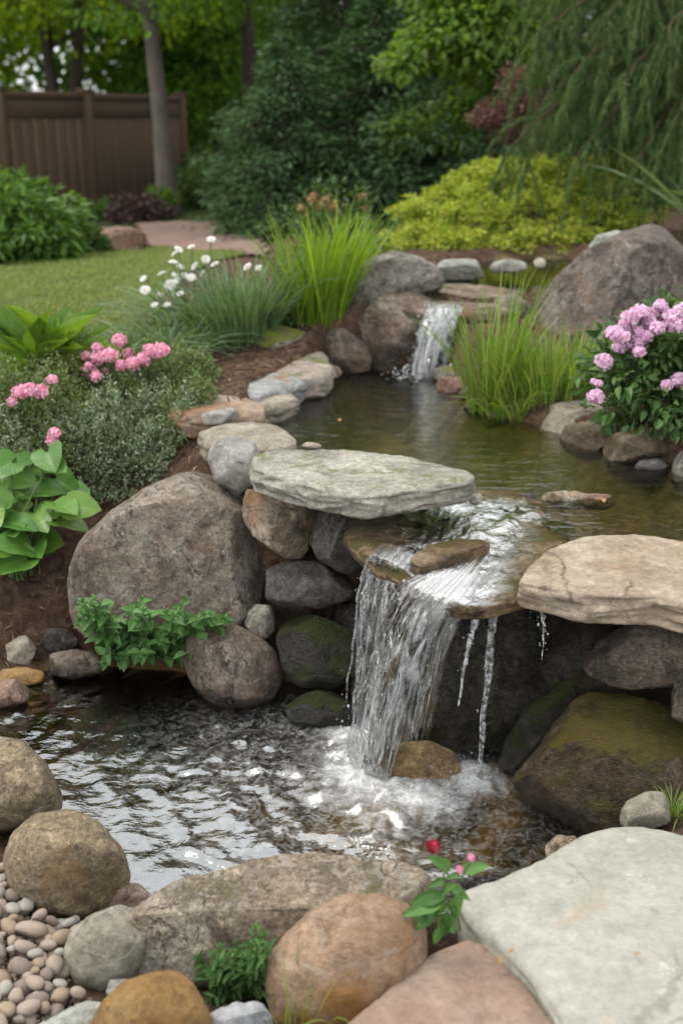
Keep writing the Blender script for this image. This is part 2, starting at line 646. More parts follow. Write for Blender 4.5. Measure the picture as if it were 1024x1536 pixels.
def ground_z(P, raw=False):
    P = np.atleast_2d(np.asarray(P, float))
    Q = np.stack([np.clip(P[:, 0], -13, 13), np.clip(P[:, 1], -5, 32)], 1)
    h = np.concatenate([tps(c) for c in np.array_split(Q, max(1, len(Q) // 20000))])
    h = np.clip(h, -.02, 1.12)
    P3 = np.c_[P, np.zeros(len(P))]
    h = h + .012 * fbm(P3, 3.0, 4, 3)
    if raw:
        return h
    for poly, wz, dep, ramp in ((TOPP, Z_TOP, .2, .12), (UPP, Z_UP, .24, .10), (LOW, Z_LOW, .17, .30)):
        near = (np.abs(P[:, 0] - poly[:, 0].mean()) < 4) & (np.abs(P[:, 1] - poly[:, 1].mean()) < 4)
        if not near.any():
            continue
        s = poly_sd(P[near], poly)
        hh = h[near]
        t = sstep(s, 0, ramp)
        outv = np.maximum(hh, wz + .05 - .08 * sstep(s, .5, 1.0))
        outv = np.where(s < 1.0, outv, hh) if wz > 0 else np.maximum(hh, .045)
        if wz > 0:
            outv = np.where(s < .13, np.maximum(hh, wz + .035), hh)
        v = np.where(s > 0, (wz - .03) * (1 - t) + outv * t, wz - .03 - dep * sstep(-s, 0, .22))
        v = np.where(s > 0, v, v + .03 * nz(P3[near], 7, 9) * sstep(-s, 0, .2))
        use = s < ramp + (.03 if wz > 0 else 1.0)
        h[near] = np.where(use, v, hh)
    return np.where(poly_sd(P, SPILL) < .03, np.minimum(h, .52), h)


def gz(x, y):
    return float(ground_z([[x, y]])[0])


def at(px, py, z=None):
    """point of the ground seen at a photograph position (marches the ray onto the terrain)"""
    r = ray(px, py)
    t = np.linspace(1.2, 45, 1800)
    P = CAM + r[None, :] * t[:, None]
    g = ground_z(P[:, :2])
    k = int(np.argmax(P[:, 2] < g))
    if P[k, 2] >= g[k]:
        k = len(t) - 1
    return np.array([P[k, 0], P[k, 1], g[k]])


def _axis(dense0, dense1, step, lo, hi, growth=1.18):
    a = list(np.arange(dense0, dense1 + 1e-9, step))
    s = step
    x = dense0
    left = []
    while x > lo:
        s *= growth
        x -= s
        left.append(x)
    s = step
    x = a[-1]
    right = []
    while x < hi:
        s *= growth
        x += s
        right.append(x)
    return np.array(left[::-1] + a + right)


def grid_faces(nx, ny):
    i, j = np.meshgrid(np.arange(nx - 1), np.arange(ny - 1), indexing='ij')
    a = i * ny + j
    return np.stack([a, a + ny, a + ny + 1, a + 1], -1).reshape(-1, 4)


gx, gy = _axis(-2.4, 2.2, .03, -400, 400), _axis(1.4, 7.6, .03, -60, 600)
GX, GY = np.meshgrid(gx, gy, indexing='ij')
GP = np.stack([GX.ravel(), GY.ravel()], 1)
GH = ground_z(GP)


def soil_mat():
    b = NB("bark_mulch_soil")
    v = b.obj()
    n1 = b.noise(v, 18, 8, .7, .8)
    n2 = b.noise(v, 2.2, 5, .6)
    n3 = b.noise(v, 140, 4, .7)
    mul = b.ramp(n1, [(.3, (.035, .02, .013)), (.5, (.10, .06, .04)), (.72, (.22, .15, .105))])
    mul = b.mix(1.0, mul, b.ramp(n2, [(.3, .65), (.7, 1.2)]), 'MULTIPLY')
    mul = b.mix(.7, mul, b.ramp(n3, [(.3, .5), (.7, 1.5)]), 'MULTIPLY')
    att = b.node("ShaderNodeAttribute", attribute_name="zone")
    zr = b.sep(att.outputs['Vector'])
    # pond beds: silt and algae over small stones
    st = b.voro(b.mix(.08, v, b.noise(v, 7, 3, out='Color')), 11, out='Color')
    stone = b.mix(b.sep(st)[0], (.15, .115, .06), (.38, .31, .19))
    alg = b.ramp(b.noise(v, 5.5, 6, .65, .4), [(.40, (.04, .065, .014)), (.5, (.14, .165, .045)), (.60, (.27, .22, .11))])
    bed = b.mix(.55, alg, stone)
    bed = b.mix(.6, bed, b.ramp(b.noise(v, 30, 6, .7), [(.3, .5), (.7, 1.5)]), 'MULTIPLY')
    low = b.mix(1.0, bed, (2.4, 1.9, 1.3), 'MULTIPLY')
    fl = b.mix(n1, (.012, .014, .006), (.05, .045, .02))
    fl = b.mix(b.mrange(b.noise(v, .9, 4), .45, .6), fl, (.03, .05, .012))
    col = b.mix(zr[0], mul, bed)
    col = b.mix(zr[1], col, low)
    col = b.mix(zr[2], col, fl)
    h = b.math('ADD', n1, b.math('MULTIPLY', n3, .4))
    return b.done(b.principled(col, .95, b.bump(h, .9, .03), spec=.2))


me = new_mesh("ground", np.c_[GP, GH], [grid_faces(len(gx), len(gy))])
za = me.attributes.new("zone", 'FLOAT_VECTOR', 'POINT')
zu = np.maximum(sstep(-poly_sd(GP, UPP), -.05, .02), sstep(-poly_sd(GP, TOPP), -.05, .02))
zl = sstep(-poly_sd(GP, LOW), -.12, .02)
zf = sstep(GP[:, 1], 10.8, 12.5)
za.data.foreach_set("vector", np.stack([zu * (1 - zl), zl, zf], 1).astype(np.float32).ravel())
tag(link("ground", me, soil_mat()), "brown mulch covered garden soil around the ponds", kind='structure')

# ---- lawn sheet and path sheet
LAWN = np.array([at(x, y)[:2] for x, y in [(-330, 640), (-60, 600), (60, 590), (130, 545), (190, 520), (235, 455), (270, 415), (330, 392), (372, 384), (340, 379), (250, 373), (215, 376),
                                           (150, 381), (60, 396), (0, 404), (-200, 400), (-500, 430)]])
PATH = np.array([at(x, y)[:2] for x, y in [(205, 338), (260, 335), (345, 334), (372, 350), (396, 372), (404, 392), (374, 386), (340, 380.5), (250, 374.5), (220, 372)]])


def sheet(name, poly, step, lift, mat, label):
    lo, hi = poly.min(0), poly.max(0)
    xs, ys = np.arange(lo[0], hi[0] + step, step), np.arange(lo[1], hi[1] + step, step)
    X, Y = np.meshgrid(xs, ys, indexing='ij')
    P = np.stack([X.ravel(), Y.ravel()], 1)
    F = grid_faces(len(xs), len(ys))
    ins = poly_sd(P, poly) < step * .5
    F = F[ins[F].all(1)]
    used = np.unique(F)
    mp = np.full(len(P), -1)
    mp[used] = np.arange(len(used))
    P = P[used]
    o = link(name, new_mesh(name, np.c_[P, ground_z(P, raw=True) + lift], [mp[F]]), mat)
    return tag(o, label, kind='structure')


def lawn_mat():
    b = NB("lawn_turf")
    v = b.obj()
    n = b.noise(v, 1.3, 5, .6)
    f = b.noise(v, 55, 6, .7)
    col = b.ramp(f, [(.3, (.045, .07, .018)), (.5, (.095, .135, .04)), (.7, (.16, .19, .07))])
    col = b.mix(b.mrange(n, .52, .68, 0, .6), col, (.17, .15, .07))
    return b.done(b.principled(col, .9, b.bump(f, .9, .03), spec=.15))


def path_mat():
    b = NB("garden_path_pavers")
    v = b.obj()
    n = b.noise(v, 3, 6, .65)
    br = b.node("ShaderNodeTexBrick")
    b.put(br.inputs['Vector'], v)
    br.inputs['Scale'].default_value = 4.5
    b.put(br.inputs['Color1'], (.25, .165, .14))
    b.put(br.inputs['Color2'], (.20, .135, .12))
    b.put(br.inputs['Mortar'], (.13, .10, .09))
    br.inputs['Mortar Size'].default_value = .012
    col = b.mix(.6, br.outputs[0], b.ramp(n, [(.3, .7), (.7, 1.25)]), 'MULTIPLY')
    return b.done(b.principled(col, .85, b.bump(n, .3, .02), spec=.25))


sheet("lawn", LAWN, .08, .016, lawn_mat(), "mown green lawn sloping up to the path")
sheet("path", PATH, .08, .028, path_mat(), "curving pinkish brown paved garden path beyond the lawn")


# ---- water
def water_mat(name, tint, ior, bscale, bstr, ior2=None, foam_at=None, flow=(1, 1, 1), aerated=0.0):
    b = NB(name)
    v = b.obj()
    vv = b.mapping(v, scale=flow)
    n1 = b.noise(vv, bscale, 3, .5, .5)
    n2 = b.noise(vv, bscale * 3.3, 3, .5, .3)
    h = b.math('ADD', n1, b.math('MULTIPLY', n2, .3))
    foam = None
    strength = bstr
    if foam_at is not None:
        tot = None
        for (fx, fy, r) in foam_at:
            d = b.node("ShaderNodeVectorMath", operation='DISTANCE')
            b.put(d.inputs[0], v)
            d.inputs[1].default_value = (fx, fy, 0)
            m = b.mrange(d.outputs['Value'], r, r * .1, 0, 1)
            tot = m if tot is None else b.math('MAXIMUM', tot, m)
        fn = b.noise(b.mix(.05, v, b.noise(v, 9, 4, out='Color')), 14, 9, .72, 1.2)
        fine = b.noise(v, 95, 5, .75, .6)
        fn = b.math('ADD', b.math('MULTIPLY', fn, .66), b.math('MULTIPLY', fine, .34))
        foam = b.mrange(b.math('ADD', fn, b.math('MULTIPLY', tot, .40)), .62, 1.12, 0, .9)
        foam = b.math('MULTIPLY', foam, b.mrange(tot, 0, .2))
        if aerated:
            d = b.node("ShaderNodeVectorMath", operation='DISTANCE')
            b.put(d.inputs[0], v)
            d.inputs[1].default_value = (foam_at[0][0] - .15, foam_at[0][1] - .1, 0)
            wide = b.mrange(d.outputs['Value'], aerated, .15, 0, 1)
            an = b.noise(b.mix(.06, v, b.noise(v, 6, 4, out='Color')), 38, 8, .75, 1.0)
            aer = b.math('MULTIPLY', b.mrange(an, .42, .70), b.math('MULTIPLY', wide, .30))
            foam = b.math('MAXIMUM', foam, aer)
        h = b.math('ADD', h, b.math('MULTIPLY', b.math('MULTIPLY', fine, tot), .35))
    nrm = b.bump(h, strength, .03)
    fr = b.node("ShaderNodeFresnel")
    fr.inputs['IOR'].default_value = ior
    b.l.new(nrm, fr.inputs['Normal'])
    tr = b.node("ShaderNodeBsdfTransparent")
    b.put(tr.inputs['Color'], tint)
    gl = b.node("ShaderNodeBsdfGlossy")
    b.put(gl.inputs['Color'], (.94, .98, 1))
    gl.inputs['Roughness'].default_value = .03
    b.l.new(nrm, gl.inputs['Normal'])
    mx = b.node("ShaderNodeMixShader")
    b.put(mx.inputs[0], fr.outputs[0] if foam is None else b.math('MULTIPLY', fr.outputs[0], b.math('SUBTRACT', 1.0, b.math('MULTIPLY', tot, .7))))
    b.l.new(tr.outputs[0], mx.inputs[1])
    b.l.new(gl.outputs[0], mx.inputs[2])
    s = mx.outputs[0]
    if foam is not None:
        w = b.principled((.82, .85, .87), .75, b.bump(b.math('ADD', fine, fn), .3, .02), spec=.25)
        m2 = b.node("ShaderNodeMixShader")
        b.l.new(foam, m2.inputs[0])
        b.l.new(s, m2.inputs[1])
        b.l.new(w, m2.inputs[2])
        s = m2.outputs[0]
    return b.done(s)


def water_sheet(name, poly, z, step, disp, mat, label, pad=.12):
    lo, hi = poly.min(0) - pad, poly.max(0) + pad
    lo = np.maximum(lo, [-2.6, 0])
    hi = np.minimum(hi, [3.0, 20])
    xs, ys = np.arange(lo[0], hi[0] + step, step), np.arange(lo[1], hi[1] + step, step)
    X, Y = np.meshgrid(xs, ys, indexing='ij')
    P = np.stack([X.ravel(), Y.ravel()], 1)
    F = grid_faces(len(xs), len(ys))
    ins = poly_sd(P, poly) < pad * .6
    F = F[ins[F].all(1)]
    used = np.unique(F)
    mp = np.full(len(P), -1)
    mp[used] = np.arange(len(used))
    P = P[used]
    o = link(name, new_mesh(name, np.c_[P, z + disp(P)], [mp[F]]), mat)
    return tag(o, label, kind='structure')


IMPACT = [PZ(563, 1160, 0)[:2], PZ(715, 1172, 0)[:2], PZ(525, 1100, 0)[:2], PZ(640, 1195, 0)[:2]]


def low_disp(P):
    P3 = np.c_[P, np.zeros(len(P))]
    c = np.array(IMPACT[0])
    d = np.linalg.norm(P - c, axis=1)
    w = .09 * fbm(P3, 2.2, 31, 3) + .05 * nz(P3, 6.5, 37)
    ph = (d + w) * 2 * math.pi / .125
    amp = .0052 * np.exp(-np.maximum(d - .2, 0) / .50) + .0016
    env = .55 + .45 * nz(P3, 2.6, 5)
    h = amp * env * (np.sin(ph) + .35 * np.sin(ph * 1.9 + 1.3))
    # choppy cross ripples
    # swirling chop: short crests that follow the rings spreading from the fall
    ang = np.arctan2(P[:, 1] - c[1], P[:, 0] - c[0])
    pol = np.stack([d * 1.0 + .05 * nz(P3, 4, 51), ang * .30, 0 * d], 1)
    far = np.exp(-np.maximum(d - .25, 0) / .95)
    h += (.0014 + .0052 * far) * fbm(pol, 15, 11, 3, .6)
    h += (.0005 + .0030 * np.exp(-np.maximum(d - .2, 0) / .35)) * fbm(P3 * np.array([1, 1.5, 1]), 22, 15, 3, .6)
    h += .0040 * nz(P3 * np.array([.8, 2.3, 1]) + .08 * nz(P3, 3, 2)[:, None], 4.2, 13) + .0016 * nz(P3 * np.array([.8, 2.6, 1]), 10, 17)
    for k, (q, r, a) in enumerate(zip(IMPACT, (.24, .12, .10, .16), (.04, .025, .018, .022))):
        dd = np.linalg.norm(P - q, axis=1)
        m = np.exp(-(dd / r) ** 2)
        h += a * m * (.4 + .5 * fbm(P3, 15, 40 + k, 4, .5))
    return h


def up_disp(P):
    P3 = np.c_[P, np.zeros(len(P))]
    c = PZ(650, 563, Z_UP)[:2]
    d = np.linalg.norm(P - c, axis=1)
    h = .0035 * np.exp(-d / .8) * np.sin((d + .05 * nz(P3, 5, 3)) * 2 * math.pi / .10)
    h += .0014 * fbm(P3 * np.array([1, 1.8, 1]), 6, 21, 3)
    h += .02 * np.exp(-(d / .12) ** 2) * np.abs(nz(P3, 20, 8))
    return h


foam_low = [(IMPACT[0][0], IMPACT[0][1], .42), (IMPACT[1][0], IMPACT[1][1], .22), (IMPACT[2][0], IMPACT[2][1], .22), (IMPACT[3][0], IMPACT[3][1], .26)]
water_sheet("pool_water", LOW, Z_LOW, .011, low_disp, water_mat("pool_water", (.84, .78, .62), 3.5, 10, .22, foam_at=foam_low, flow=(1, 1.6, 1), aerated=.95),
            "rippling dark pool water with white foam under the waterfall", pad=.2)
fu = PZ(640, 572, Z_UP)
water_sheet("pond_water", UPP, Z_UP, .02, up_disp, water_mat("pond_water", (.80, .77, .60), 1.62, 11, .2, foam_at=[(fu[0], fu[1], .22)], flow=(1, 2.2, 1)),
            "calm clear greenish brown water of the upper pond", pad=.14)
water_sheet("top_pond_water", TOPP, Z_TOP, .03, lambda P: .001 * fbm(np.c_[P, np.zeros(len(P))], 6, 3, 3), water_mat("top_pond_water", (.5, .5, .38), 1.33, 8, .1),
            "dark still water of the small top pond behind the cascade", pad=.1)
# ------------------------------------------------------------------ rocks
def ico(sub):
    import bmesh
    bm = bmesh.new()
    bmesh.ops.create_icosphere(bm, subdivisions=sub, radius=1.0)
    V = np.array([v.co[:] for v in bm.verts])
    F = np.array([[v.index for v in f.verts] for f in bm.faces])
    bm.free()
    return V / np.linalg.norm(V, axis=1)[:, None], F


ICO = {k: ico(k) for k in (1, 2, 3, 4, 5, 6)}


def radial(poly, smooth=0.0, n=720):
    """centre and radius(theta) of a star-shaped outline"""
    poly = np.asarray(poly, float)
    x, y = poly[:, 0], poly[:, 1]
    x2, y2 = np.roll(x, -1), np.roll(y, -1)
    cr = x * y2 - x2 * y
    A = cr.sum() / 2
    c = np.array([((x + x2) * cr).sum(), ((y + y2) * cr).sum()]) / (6 * A)
    th = np.arange(n) / n * 2 * math.pi
    D = np.stack([np.cos(th), np.sin(th)], 1)
    R = np.zeros(n)
    for k in range(len(poly)):
        a, b = poly[k] - c, poly[(k + 1) % len(poly)] - c
        e = b - a
        den = D[:, 0] * e[1] - D[:, 1] * e[0]
        with np.errstate(divide='ignore', invalid='ignore'):
            t = (a[0] * e[1] - a[1] * e[0]) / den
            s = (a[0] * D[:, 1] - a[1] * D[:, 0]) / den
        ok = (t > 0) & (s >= -1e-9) & (s <= 1 + 1e-9)
        R = np.where(ok, np.maximum(R, np.where(ok, t, 0)), R)
    if smooth > 0:
        k = int(smooth * n / 360 * 3)
        w = np.exp(-.5 * (np.arange(-k, k + 1) / max(1e-6, smooth * n / 360)) ** 2)
        w /= w.sum()
        R = np.convolve(np.r_[R[-k:], R, R[:k]], w, 'valid')
    return c, R


def rock_mesh(name, C, U, V, W, R, T, p, sub, cuts=(), amp=.035, seed=0, ncut=5, strata=0.0, freq=1.0, cutr=(.70, .92)):
    S, F = ICO[sub]
    rho = np.hypot(S[:, 0], S[:, 1])
    w = S[:, 2]
    sc = (rho ** p + np.abs(w) ** p) ** (-1 / p)
    rho, w = rho * sc, w * sc
    th = np.arctan2(S[:, 1], S[:, 0]) % (2 * math.pi)
    Rt = np.interp(th, np.arange(len(R) + 1) / len(R) * 2 * math.pi, np.r_[R, R[0]])
    cu, cv = np.cos(th), np.sin(th)
    P = (Rt * rho * cu)[:, None] * U + (Rt * rho * cv)[:, None] * V + (T * w)[:, None] * W
    size = float(np.mean(R) + T) / 2
    rs = np.random.default_rng(seed + 7)
    pl = [(np.array(n, float) / np.linalg.norm(n), f) for (*n, f) in cuts]
    for _ in range(ncut):
        n = rs.normal(size=3) * .75 - W * rs.uniform(.3, 1.3) + np.array([0, 0, rs.uniform(-.1, .6)])
        n = n / np.linalg.norm(n)
        # chipped facets, mostly on the faces away from the silhouette
        pl.append((n, rs.uniform(*cutr)))
    for n, f in pl:
        d = P @ n
        c = d.max() * f
        ex = np.maximum(d - c, 0)
        P = P - n[None, :] * (ex * .93)[:, None]
    me = new_mesh(name, P, [F])
    nn = np.zeros(len(P) * 3, np.float32)
    me.vertices.foreach_get("co", nn)
    nv = np.array([v.normal[:] for v in me.vertices])
    q = P / size + seed * 3.7
    dsp = amp * size * (fbm(q, .9 * freq, seed, 5, .55) + .45 * (1 - np.abs(nz(q, 2.1 * freq, seed + 5)) * 2) + .22 * (1 - np.abs(nz(q, 5.3 * freq, seed + 6)) * 2)) + .0022 * fbm(P, 30, seed + 2, 3, .65)
    if strata:
        side = 1 - np.abs(nv @ W)
        hw = P @ W + .02 * nz(P, 5, seed + 8)
        ch = nz(np.stack([P[:, 0] * 9, P[:, 1] * 9, hw * 30], 1), 1.0, seed)
        dsp = dsp + strata * side * (1.6 * np.sign(ch) * np.abs(ch) ** .6 + .6 * nz(np.stack([P[:, 0] * 16, P[:, 1] * 16, hw * 70], 1), 1.0, seed + 1))
        dsp = dsp - strata * .6 * sstep(np.abs(nv @ W), .6, .95) * np.maximum(0, nz(np.stack([P[:, 0] * 5, P[:, 1] * 11, P[:, 2]], 1), 1.0, seed + 3) - .1)
    P = P + nv * dsp[:, None]
    me.vertices.foreach_set("co", P.astype(np.float32).ravel())
    me.update()
    return me


def rock(name, label, px, mat, zb=None, d=None, T=None, tk=.85, p=2.4, seed=0, cuts=(), amp=.04, sub=5, cat="rock", group=None, ncut=9, smooth=3.5, freq=1.0, kind=None, cutr=(.70, .92)):
    """px: outline in the photograph; it gets its own distance (from where its foot stands, zb) and thickness"""
    px = np.array(px, float)
    if d is None:
        k = int(np.argmax(px[:, 1]))
        fd = fdepth(PZ(px[k, 0], px[k, 1], zb))
    else:
        fd = fdepth(PY(px[:, 0].mean(), px[:, 1].mean(), d))
    q = np.stack([(px[:, 0] - 512) / FPX * fd, (768 - px[:, 1]) / FPX * fd], 1)
    c, R = radial(q, smooth)
    C = CAM + FWD * fd + RGT * c[0] + UPV * c[1]
    W = (C - CAM) / np.linalg.norm(C - CAM)
    if T is None:
        ext = q.max(0) - q.min(0)
        T = tk * .5 * (min(ext) * .65 + max(ext) * .35)
    me = rock_mesh(name, C, RGT, UPV, W, R, T, p, sub, cuts, amp, seed, ncut, freq=freq, cutr=cutr)
    o = link(name, me, mat, loc=tuple(C))
    return tag(o, label, cat, group, kind)


def slab(name, label, px, z, th, mat, p=7, seed=0, amp=.02, sub=6, cat="stone slab", tilt=(0, 0), smooth=.8, strata=.006, group=None, cuts=(), ncut=0):
    """px: outline of the top face in the photograph, lying at height z (tilt: slope in x and y)"""
    P = np.array([PZ(x, y, z) for x, y in px])
    if tilt != (0, 0):
        c0 = P.mean(0)
        for _ in range(6):
            zz = z + (P[:, 0] - c0[0]) * tilt[0] + (P[:, 1] - c0[1]) * tilt[1]
            P = np.array([PZ(x, y, zk) for (x, y), zk in zip(px, zz)])
    c, R = radial(P[:, :2], smooth)
    C = np.array([c[0], c[1], z - th / 2])
    if tilt != (0, 0):
        C[2] += (c[0] - P[:, 0].mean()) * tilt[0] + (c[1] - P[:, 1].mean()) * tilt[1]
    rs_ = np.random.default_rng(seed + 70)
    cuts = list(cuts)
    for k in range(9):
        a = rs_.uniform(0, 6.283)
        cuts.append((math.cos(a), math.sin(a), rs_.uniform(-.4, .03), rs_.uniform(.965, .998)))
    U = np.array([1, 0, tilt[0]])
    V = np.array([0, 1, tilt[1]])
    W = np.array([-tilt[0], -tilt[1], 1.0])
    W /= np.linalg.norm(W)
    me = rock_mesh(name, C, U, V, W, R, th / 2, p, sub, cuts, amp, seed, ncut, strata)
    o = link(name, me, mat, loc=tuple(C))
    return tag(o, label, cat, group)


M = {}
M['grey'] = rock_mat("grey_granite", (.13, .115, .095), (.24, .22, .185), (.34, .32, .28), lichen=.25, grain=.55, vein=0.5)
M['greybrown'] = rock_mat("grey_brown_boulder", (0.142, 0.11, 0.081), (0.236, 0.193, 0.151), (0.342, 0.297, 0.244), lichen=.32, lichen_c=(.38, .37, .34), grain=.55, stain=.2, stain_c=(.22, .13, .08), wet_z=.04, vein=0.35)
M['slabgrey'] = rock_mat("weathered_grey_slab", (0.162, 0.154, 0.122), (0.268, 0.255, 0.211), (0.365, 0.348, 0.3), lichen=.3, moss=.12, moss_c=(.12, .13, .04), grain=.6, crack=.8, strata=.3, coarse=5, soft=.6, bump=.6)
M['slabtan'] = rock_mat("tan_sandstone_slab", (0.237, 0.177, 0.121), (0.331, 0.264, 0.194), (0.41, 0.347, 0.272), stain=.25, stain_c=(.33, .21, .12), grain=.4, crack=.9, strata=.45, coarse=5, soft=.6, bump=.7)
M['tan'] = rock_mat("tan_rock", (.19, .14, .095), (.32, .245, .17), (.42, .35, .27), stain=.35, stain_c=(.38, .22, .09), lichen=.2, grain=.5, vein=0.5)
M['olive'] = rock_mat("olive_tan_boulder", (0.176, 0.138, 0.083), (0.286, 0.226, 0.143), (0.363, 0.308, 0.22), stain=.22, stain_c=(.36, .20, .07), grain=.6, wet_z=.03, vein=0.25)
M['dark'] = rock_mat("dark_rock", (.055, .05, .045), (.105, .095, .085), (.18, .17, .16), lichen=.15, lichen_c=(.3, .3, .28), grain=.6, wet_z=.1, vein=0.5)
M['round'] = rock_mat("brown_river_boulder", (.12, .09, .067), (.195, .15, .115), (.27, .225, .185), grain=.55, stain=.2, stain_c=(.2, .11, .06), wet_z=.05, vein=0.4)
M['mosswet'] = rock_mat("wet_mossy_rock", (.03, .03, .025), (.06, .058, .045), (.10, .10, .085), moss=.75, moss_c=(.055, .075, .012), grain=.5, wet=.75, rough=.5)
M['brownmoss'] = rock_mat("algae_brown_boulder", (.07, .045, .022), (.12, .08, .04), (.20, .155, .115), moss=.68, moss_c=(.12, .095, .014), stain=.35, stain_c=(.15, .07, .02), grain=.8, wet=.3, rough=.6, bump=1.3)
M['brown'] = rock_mat("brown_rough_rock", (.10, .075, .055), (.18, .14, .105), (.26, .215, .175), grain=.7, moss=.15, bump=1.3, vein=0.4)
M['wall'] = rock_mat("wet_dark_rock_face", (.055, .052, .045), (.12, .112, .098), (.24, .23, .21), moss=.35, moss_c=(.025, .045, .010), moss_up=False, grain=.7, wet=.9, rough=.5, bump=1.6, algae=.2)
M['ledge'] = rock_mat("wet_ledge_rock", (.19, .12, .055), (.34, .235, .13), (.48, .38, .26), moss=.35, moss_c=(.13, .12, .02), stain=.45, stain_c=(.20, .11, .04), grain=.5, wet=.55, rough=.4, bump=1.2)
M['orange'] = rock_mat("orange_sandstone", (.28, .18, .115), (.41, .275, .18), (.50, .38, .28), stain=.45, stain_c=(.52, .25, .05), lichen=.12, lichen_c=(.42, .36, .3), grain=.35, soft=.7, vein=0.35)
M['ochre'] = rock_mat("ochre_cobble", (0.245, 0.134, 0.046), (0.322, 0.188, 0.065), (0.353, 0.238, 0.108), stain=.3, stain_c=(.30, .15, .04), grain=.35, soft=.6)
M['paleslab'] = rock_mat("pale_grey_green_slab", (0.235, 0.235, 0.197), (0.301, 0.297, 0.255), (0.353, 0.346, 0.304), stain=.1, stain_c=(.40, .31, .21), lichen=.16, lichen_c=(.55, .56, .5), grain=.35, crack=.35, coarse=3.5, bump=.4, soft=.35)
M['pinkslab'] = rock_mat("pinkish_flagstone", (0.274, 0.182, 0.132), (0.335, 0.236, 0.179), (0.38, 0.29, 0.228), grain=.3, stain=.12, stain_c=(.38, .22, .13), coarse=4, bump=.8, soft=.4)
M['tanbig'] = rock_mat("speckled_tan_slab", (0.23, 0.178, 0.121), (0.356, 0.287, 0.207), (0.471, 0.414, 0.333), lichen=.42, lichen_c=(.46, .43, .37), grain=.65, moss=.1, moss_c=(.16, .14, .06), bump=1.3, wet_z=.02, vein=0.5)
M['olivegrey'] = rock_mat("olive_grey_cobble", (.22, .20, .155), (.28, .255, .20), (.34, .315, .26), grain=.45, bump=.7, soft=.65, vein=0.3)
M['bluegrey'] = rock_mat("blue_grey_cobble", (.22, .235, .25), (.32, .335, .35), (.42, .43, .44), grain=.4, stain=.15, bump=.7, soft=.65)
M['greengrey'] = rock_mat("green_grey_stone", (.22, .235, .20), (.31, .325, .28), (.37, .38, .34), grain=.4, bump=.7, soft=.65)
M['pinkish'] = rock_mat("pinkish_stone", (.28, .19, .15), (.37, .27, .22), (.44, .35, .30), grain=.5)
M['white'] = rock_mat("whitish_stone", (0.36, 0.315, 0.243), (0.468, 0.423, 0.351), (0.54, 0.504, 0.432), stain=.25, stain_c=(.42, .27, .12), grain=.35, soft=.65)
M['greywhite'] = rock_mat("pale_grey_stone", (.26, .26, .23), (.40, .39, .36), (.52, .51, .48), lichen=.3, stain=.2, stain_c=(.36, .26, .14), grain=.4, soft=.65)
M['reddish'] = rock_mat("reddish_rock", (.17, .10, .075), (.27, .17, .125), (.36, .26, .2), stain=.35, stain_c=(.33, .13, .07), moss=.1, grain=.5)
M['peach'] = rock_mat("peach_flat_stone", (.34, .22, .14), (.43, .33, .245), (.5, .43, .36), stain=.35, stain_c=(.46, .24, .11), lichen=.3, lichen_c=(.42, .42, .38), grain=.35, soft=.65)
M['edgetan'] = rock_mat("tan_grey_edge_stone", (.22, .19, .14), (.34, .30, .235), (.45, .41, .345), stain=.3, stain_c=(.38, .25, .14), lichen=.2, grain=.35, soft=.65)
M['edgeorange'] = rock_mat("orange_tinted_edge_stone", (.25, .17, .115), (.37, .27, .195), (.45, .38, .31), stain=.45, stain_c=(.42, .22, .11), lichen=.25, grain=.35, soft=.65)
M['edgegrey'] = rock_mat("blue_grey_edge_stone", (.22, .225, .215), (.33, .335, .33), (.44, .44, .43), stain=.15, lichen=.25, grain=.35, moss=.1, soft=.65)
M['edgepink'] = rock_mat("pinkish_edge_stone", (.30, .24, .2), (.42, .35, .30), (.50, .45, .40), stain=.25, stain_c=(.38, .22, .14), lichen=.3, grain=.3, moss=.25, moss_c=(.14, .16, .03), soft=.65)
M['cascade'] = rock_mat("brown_cascade_rock", (.115, .085, .065), (.20, .15, .115), (.30, .25, .2), stain=.3, stain_c=(.30, .14, .08), lichen=.15, grain=.5, moss=.1, wet_z=.74, vein=0.3)
M['mossygrey'] = rock_mat("moss_capped_grey_stone", (.17, .145, .115), (.27, .24, .2), (.36, .33, .28), moss=.62, moss_c=(.16, .19, .02), grain=.45)
M['bankbrown'] = rock_mat("bank_stone", (.16, .12, .085), (.27, .21, .15), (.36, .31, .25), moss=.2, moss_c=(.12, .13, .02), stain=.35, stain_c=(.3, .16, .06), grain=.5, wet_z=.70)
M['bigwedge'] = rock_mat("brown_grey_wedge_boulder", (.085, .066, .054), (.15, .12, .10), (.23, .195, .165), lichen=.18, stain=.3, stain_c=(.24, .15, .09), grain=.5, vein=0.4)

